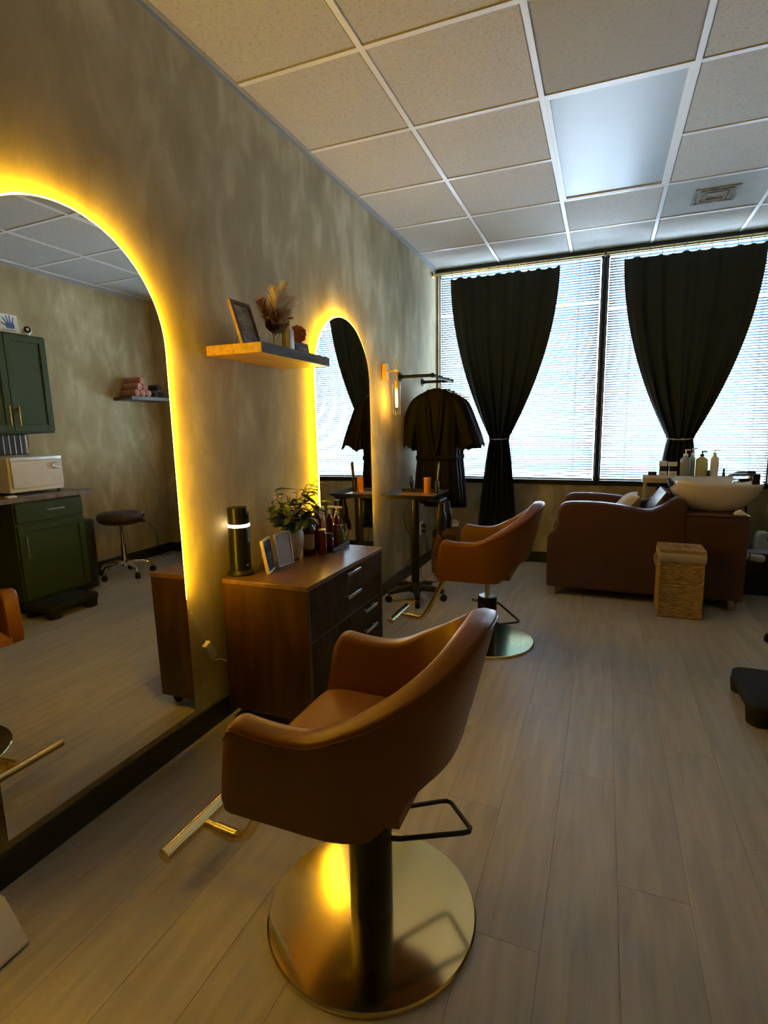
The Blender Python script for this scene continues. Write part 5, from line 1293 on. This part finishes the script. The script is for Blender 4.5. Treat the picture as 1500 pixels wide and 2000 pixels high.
wl = thing('white_remote', 'small white gadget lying on the counter before the towel warmer', 'gadget', (2.47, 0.43, 0.8665))
build(MB().box(-0.02, 0.02, -0.035, 0.035, 0, 0.016), 'body', WHITEP, wl, local=True, bevel=0.006)
build(MB().tube(arc_pts([(0.0, 0.035, 0.006), (0.02, 0.12, 0.004), (0.05, 0.24, 0.004), (0.06, 0.36, 0.004), (0.03, 0.42, 0.004)], 6), 0.003, 6), 'lead', RUBBER, wl, local=True)
wk = thing('bottle_rack', 'dark slatted rack hanging under the upper cabinet', 'rack', (2.99, 0.6, 1.16))
build(MB().box(3.02, 3.058, 0.38, 0.965, 1.165, 1.328), 'back', mat('dark_plum_board', (0.035, 0.02, 0.02), 0.6), wk)
for k in range(13): build(MB().tube([(2.985, 0.40 + 0.046 * k, 1.165), (2.985, 0.40 + 0.046 * k, 1.328)], 0.0035, 6), 'wire', STEEL, wk)
build(MB().tube([(2.985, 0.39, 1.167), (2.985, 0.96, 1.167)], 0.004, 8).tube([(2.985, 0.39, 1.325), (2.985, 0.96, 1.325)], 0.004, 8), 'rail', BLACKM, wk)
for k, y in enumerate((0.39, 0.96)): build(MB().tube([(2.985, y, 1.245), (3.02, y, 1.245)], 0.004, 8), 'arm', BLACKM, wk)
# sign and camera on the cabinet top
sg = thing('paper_sign', 'white printed sign with a blue hand mark on the upper cabinet', 'sign', (2.86, 0.72, 2.0855))
L = Matrix.Rotation(0.12, 4, 'Y')
build(MB().box(0, 0.004, -0.32, 0.215, 0, 0.170, L), 'sheet', PAPER, sg, local=True, smooth=0)
m = MB().prism([(0.115, 0.060), (0.175, 0.060), (0.182, 0.085), (0.176, 0.105), (0.116, 0.105), (0.110, 0.085)], -0.0016, -0.0004, 'x')
for y0, z0, y1, z1, wd2 in ((0.120, 0.103, 0.098, 0.140, 0.0055), (0.136, 0.106, 0.126, 0.155, 0.0055), (0.152, 0.106, 0.152, 0.160, 0.0055), (0.168, 0.104, 0.180, 0.148, 0.0055), (0.112, 0.080, 0.080, 0.098, 0.006)):
    d = Vector((y1 - y0, z1 - z0)).normalized(); nx_, nz_ = -d.y * wd2, d.x * wd2
    m.prism([(y0 - nx_, z0 - nz_), (y1 - nx_ * 0.7, z1 - nz_ * 0.7), (y1 + d.x * wd2, z1 + d.y * wd2), (y1 + nx_ * 0.7, z1 + nz_ * 0.7), (y0 + nx_, z0 + nz_)], -0.0016, -0.0004, 'x')
m.xf(L); build(m, 'hand_mark', BLUEINK, sg, local=True, smooth=0)
m = MB()
for k in range(6): m.box(-0.0012, -0.0003, -0.28 + 0.02 * (k % 2), 0.02 + 0.018 * (k % 3), 0.028 + 0.022 * k, 0.034 + 0.022 * k, L)
m.box(-0.0012, -0.0003, 0.075, 0.185, 0.042, 0.048, L).box(-0.0012, -0.0003, 0.06, 0.20, 0.022, 0.027, L)
build(m, 'print_line', GREYINK, sg, local=True, smooth=0)
sc_ = thing('security_camera', 'small white round camera with black face on the upper cabinet', 'camera', (2.86, 0.988, 2.0855))
build(MB().lathe([(0.030, 0), (0.032, 0.004), (0.030, 0.018), (0.020, 0.032)], 24), 'base', WHITEP, sc_, local=True)
build(MB().ball((0, 0, 0.062), 0.036, seg=22, rings=14), 'head', WHITEP, sc_, local=True)
Md = rot_to((-0.9, -0.35, 0.12))
fc = build(MB().lathe([(0.026, 0.024), (0.026, 0.029), (0.022, 0.033), (0.004, 0.0345)], 22, (0, 0, 0.062), Md), 'face', GLOSSB, sc_, local=True)
build(MB().lathe([(0.005, 0.0346), (0.0045, 0.036), (0.001, 0.0362)], 12, (0, 0, 0.062), Md), 'lens', CHROME, fc, local=True)
tag(build(MB().tube(arc_pts([(W - 0.012, 1.005, 1.329), (W - 0.010, 1.02, 1.26), (W - 0.012, 1.0, 1.19), (W - 0.02, 1.01, 1.10), (W - 0.03, 1.0, 0.95), (2.925, 0.985, 0.91)], 6), 0.003, 6), 'thin_cable', STEM), 'thin cable hanging from the upper cabinet to the towel warmer', 'cable')
# towel shelf
ts_ = thing('towel_shelf', 'floating shelf holding rolled towels on the right wall', 'shelf', (W - 0.12, 2.18, 1.64))
build(MB().box(W - 0.24, W, 1.945, 2.445, 1.645, 1.678), 'board', mat('dark_walnut_board', (0.05, 0.03, 0.022), 0.4), ts_, bevel=0.002)
build(MB().box(W - 0.2415, W - 0.2401, 1.945, 2.445, 1.645, 1.678), 'front_edge', GREYWOOD, ts_, smooth=0)
def roll_proto(cm, name, label, group, loc):
    t = thing(name, label, 'towel', loc, group=group)
    r, L2 = 0.036, 0.095
    body = MB().lathe([(r * 0.93, -L2), (r, -L2 + 0.006), (r, L2 - 0.006), (r * 0.93, L2)], 22, (0, 0, r), Matrix.Rotation(PI / 2, 3, 'Y'))
    build(body, 'roll', cm, t, local=True, smooth=50)
    pts = [(-L2 - 0.001, (0.006 + 0.027 * k / 60) * math.cos(k * 0.33), r + (0.006 + 0.027 * k / 60) * math.sin(k * 0.33)) for k in range(61)]
    build(MB().tube(pts, 0.0024, 5), 'spiral_end', MATS['pale_towel_end'] if cm == PINK else cm, t, local=True)
    return t
mat('pale_towel_end', (0.50, 0.30, 0.25), 0.95, 0, 0.1, 60, 0.6, 300)
names = ['left bottom pink rolled towel', 'second bottom pink rolled towel', 'third bottom pink rolled towel', 'left middle-row pink rolled towel', 'right middle-row pink rolled towel', 'top pink rolled towel of the pile']
k = 0; px0 = None
for row, cnt in ((0, 3), (1, 2), (2, 1)):
    for i in range(cnt):
        loc = (W - 0.128, 2.035 + 0.073 * i + 0.0365 * row, 1.6785 + 0.0625 * row)
        lab = names[k] + ' on the wall shelf'
        if px0 is None: px0 = roll_proto(PINK, 'rolled_towel', lab, 'rolled towels on the wall shelf', loc)
        else: dup(px0, loc, lab)
        k += 1
px1 = None
for k, (y, row, lab) in enumerate(((2.285, 0, 'left lower dark rolled towel'), (2.358, 0, 'right lower dark rolled towel'), (2.3215, 1, 'upper dark rolled towel'))):
    loc = (W - 0.128, y, 1.6785 + 0.0625 * row); lab += ' beside the pink pile'
    if px1 is None: px1 = roll_proto(DARKT, 'rolled_towel', lab, 'rolled towels on the wall shelf', loc)
    else: dup(px1, loc, lab)
# rolling saddle stool
st = thing('rolling_stool', 'brown padded rolling stool with chrome star base near the right wall', 'stool', (2.675, 1.525, 0))
P = []
for i in range(17):
    f = i / 16; a = -PI / 2 + PI * f; rr_ = max(0.002, math.cos(a)) ** 0.55; z = 0.545 + 0.068 * math.sin(a)
    P.append([(0.19 * rr_ * math.cos(b), 0.20 * rr_ * math.sin(b), z + (0.022 * (math.sin(b) * rr_) ** 2 - 0.006 if f > 0.5 else 0) - 0.012 * rr_ * math.sin(b)) for b in [2 * PI * q / 36 for q in range(36)]])
m = MB().grid(P, cv=True); m.f.append(tuple(range(35, -1, -1))); m.f.append(tuple(range(16 * 36, 17 * 36)))
build(m, 'seat', mat('dark_brown_vinyl', (0.055, 0.032, 0.026), 0.5, 0, 0.1), st, local=True, smooth=60)
build(MB().tube([(0, 0, 0.09), (0, 0, 0.30)], 0.024, 16), 'column', CHROME, st, local=True)
build(MB().tube([(0, 0, 0.30), (0, 0, 0.515)], 0.014, 14), 'piston', CHROME, st, local=True)
build(MB().tube([(0.02, 0.0, 0.49), (0.08, 0.10, 0.475), (0.09, 0.14, 0.45)], 0.005, 8), 'height_lever', BLACKM, st, local=True)
for k in range(5):
    a = math.radians(18 + 72 * k + 180); d = Vector((math.cos(a), math.sin(a), 0))
    lg = build(MB().tube(arc_pts([d * 0.015 + Vector((0, 0, 0.125)), d * 0.10 + Vector((0, 0, 0.122)), d * 0.20 + Vector((0, 0, 0.10)), d * 0.235 + Vector((0, 0, 0.062))], 5), [0.017] * 5 + [0.015] * 5 + [0.013] * 6, 10), 'leg', CHROME, st, local=True)
    q = d * 0.237
    Mw = Matrix.Rotation(a + 0.6, 3, 'Z') @ Matrix.Rotation(PI / 2, 3, 'X')
    build(MB().lathe([(0.023, -0.020), (0.027, -0.014), (0.027, -0.003), (0.015, -0.002), (0.015, 0.002), (0.027, 0.003), (0.027, 0.014), (0.023, 0.020)], 18, q + Vector((0, 0, 0.0272)), Mw), 'caster', RUBBER, lg, local=True)
# slim black bin between cabinet and stool
tb_ = thing('trash_bin', 'slim black pedal bin between the base cabinet and the stool', 'bin', (2.66, 1.095, 0))
build(MB().lathe([(0.088, 0.0), (0.095, 0.006), (0.10, 0.02), (0.108, 0.55), (0.108, 0.565)], 36), 'body', BLACKP, tb_, local=True)
build(MB().lathe([(0.110, 0.566), (0.111, 0.580), (0.10, 0.592), (0.03, 0.598)], 36), 'lid', BLACKP, tb_, local=True)
build(MB().box(-0.135, -0.085, -0.03, 0.03, 0.008, 0.020), 'pedal', STEEL, tb_, local=True, bevel=0.003)
o2 = thing('wall_outlet', 'white wall outlet with black plugs behind the rolling stool', 'outlet', (W, 2.12, 0.44))
build(MB().box(W - 0.008, W, 2.08, 2.16, 0.385, 0.50), 'cover_plate', WHITEP, o2, bevel=0.002)
build(MB().box(W - 0.05, W - 0.0082, 2.105, 2.137, 0.45, 0.485).box(W - 0.05, W - 0.0082, 2.105, 2.137, 0.395, 0.43), 'plug', BLACKP, o2, bevel=0.004)
tag(build(MB().tube(arc_pts([(W - 0.05, 2.12, 0.41), (W - 0.09, 2.17, 0.36), (W - 0.08, 2.25, 0.22), (W - 0.06, 2.27, 0.05), (W - 0.05, 2.30, 0.004), (W - 0.14, 2.36, 0.004)], 7), 0.003, 6), 'power_cable', RUBBER), 'black cable running from the right wall outlet to the floor', 'cable')

# ------------------------------------------------------------------ white tool holder at the lower left corner
wb = thing('tool_holder', 'white sloped box with round holes on the floor, lower left corner', 'holder', (0.15, -1.50, 0))
prof = [(0.075, 0.004), (0.238, 0.004), (0.240, 0.012), (0.168, 0.108), (0.160, 0.112), (0.080, 0.112), (0.075, 0.108)]
build(MB().prism(prof, -1.62, -1.384, 'y'), 'body', WHITEP, wb, bevel=0.006, seg=3)
for y in (-1.425, -1.50, -1.575):
    build(MB().lathe([(0.024, 0.1125), (0.026, 0.1145), (0.022, 0.1150), (0.005, 0.1151)], 24, (0.118, y, 0)), 'hole_ring', RUBBER, wb)
build(MB().box(0.08, 0.23, -1.61, -1.395, 0.0, 0.004), 'foot_pad', RUBBER, wb)
bpy.context.view_layer.update()
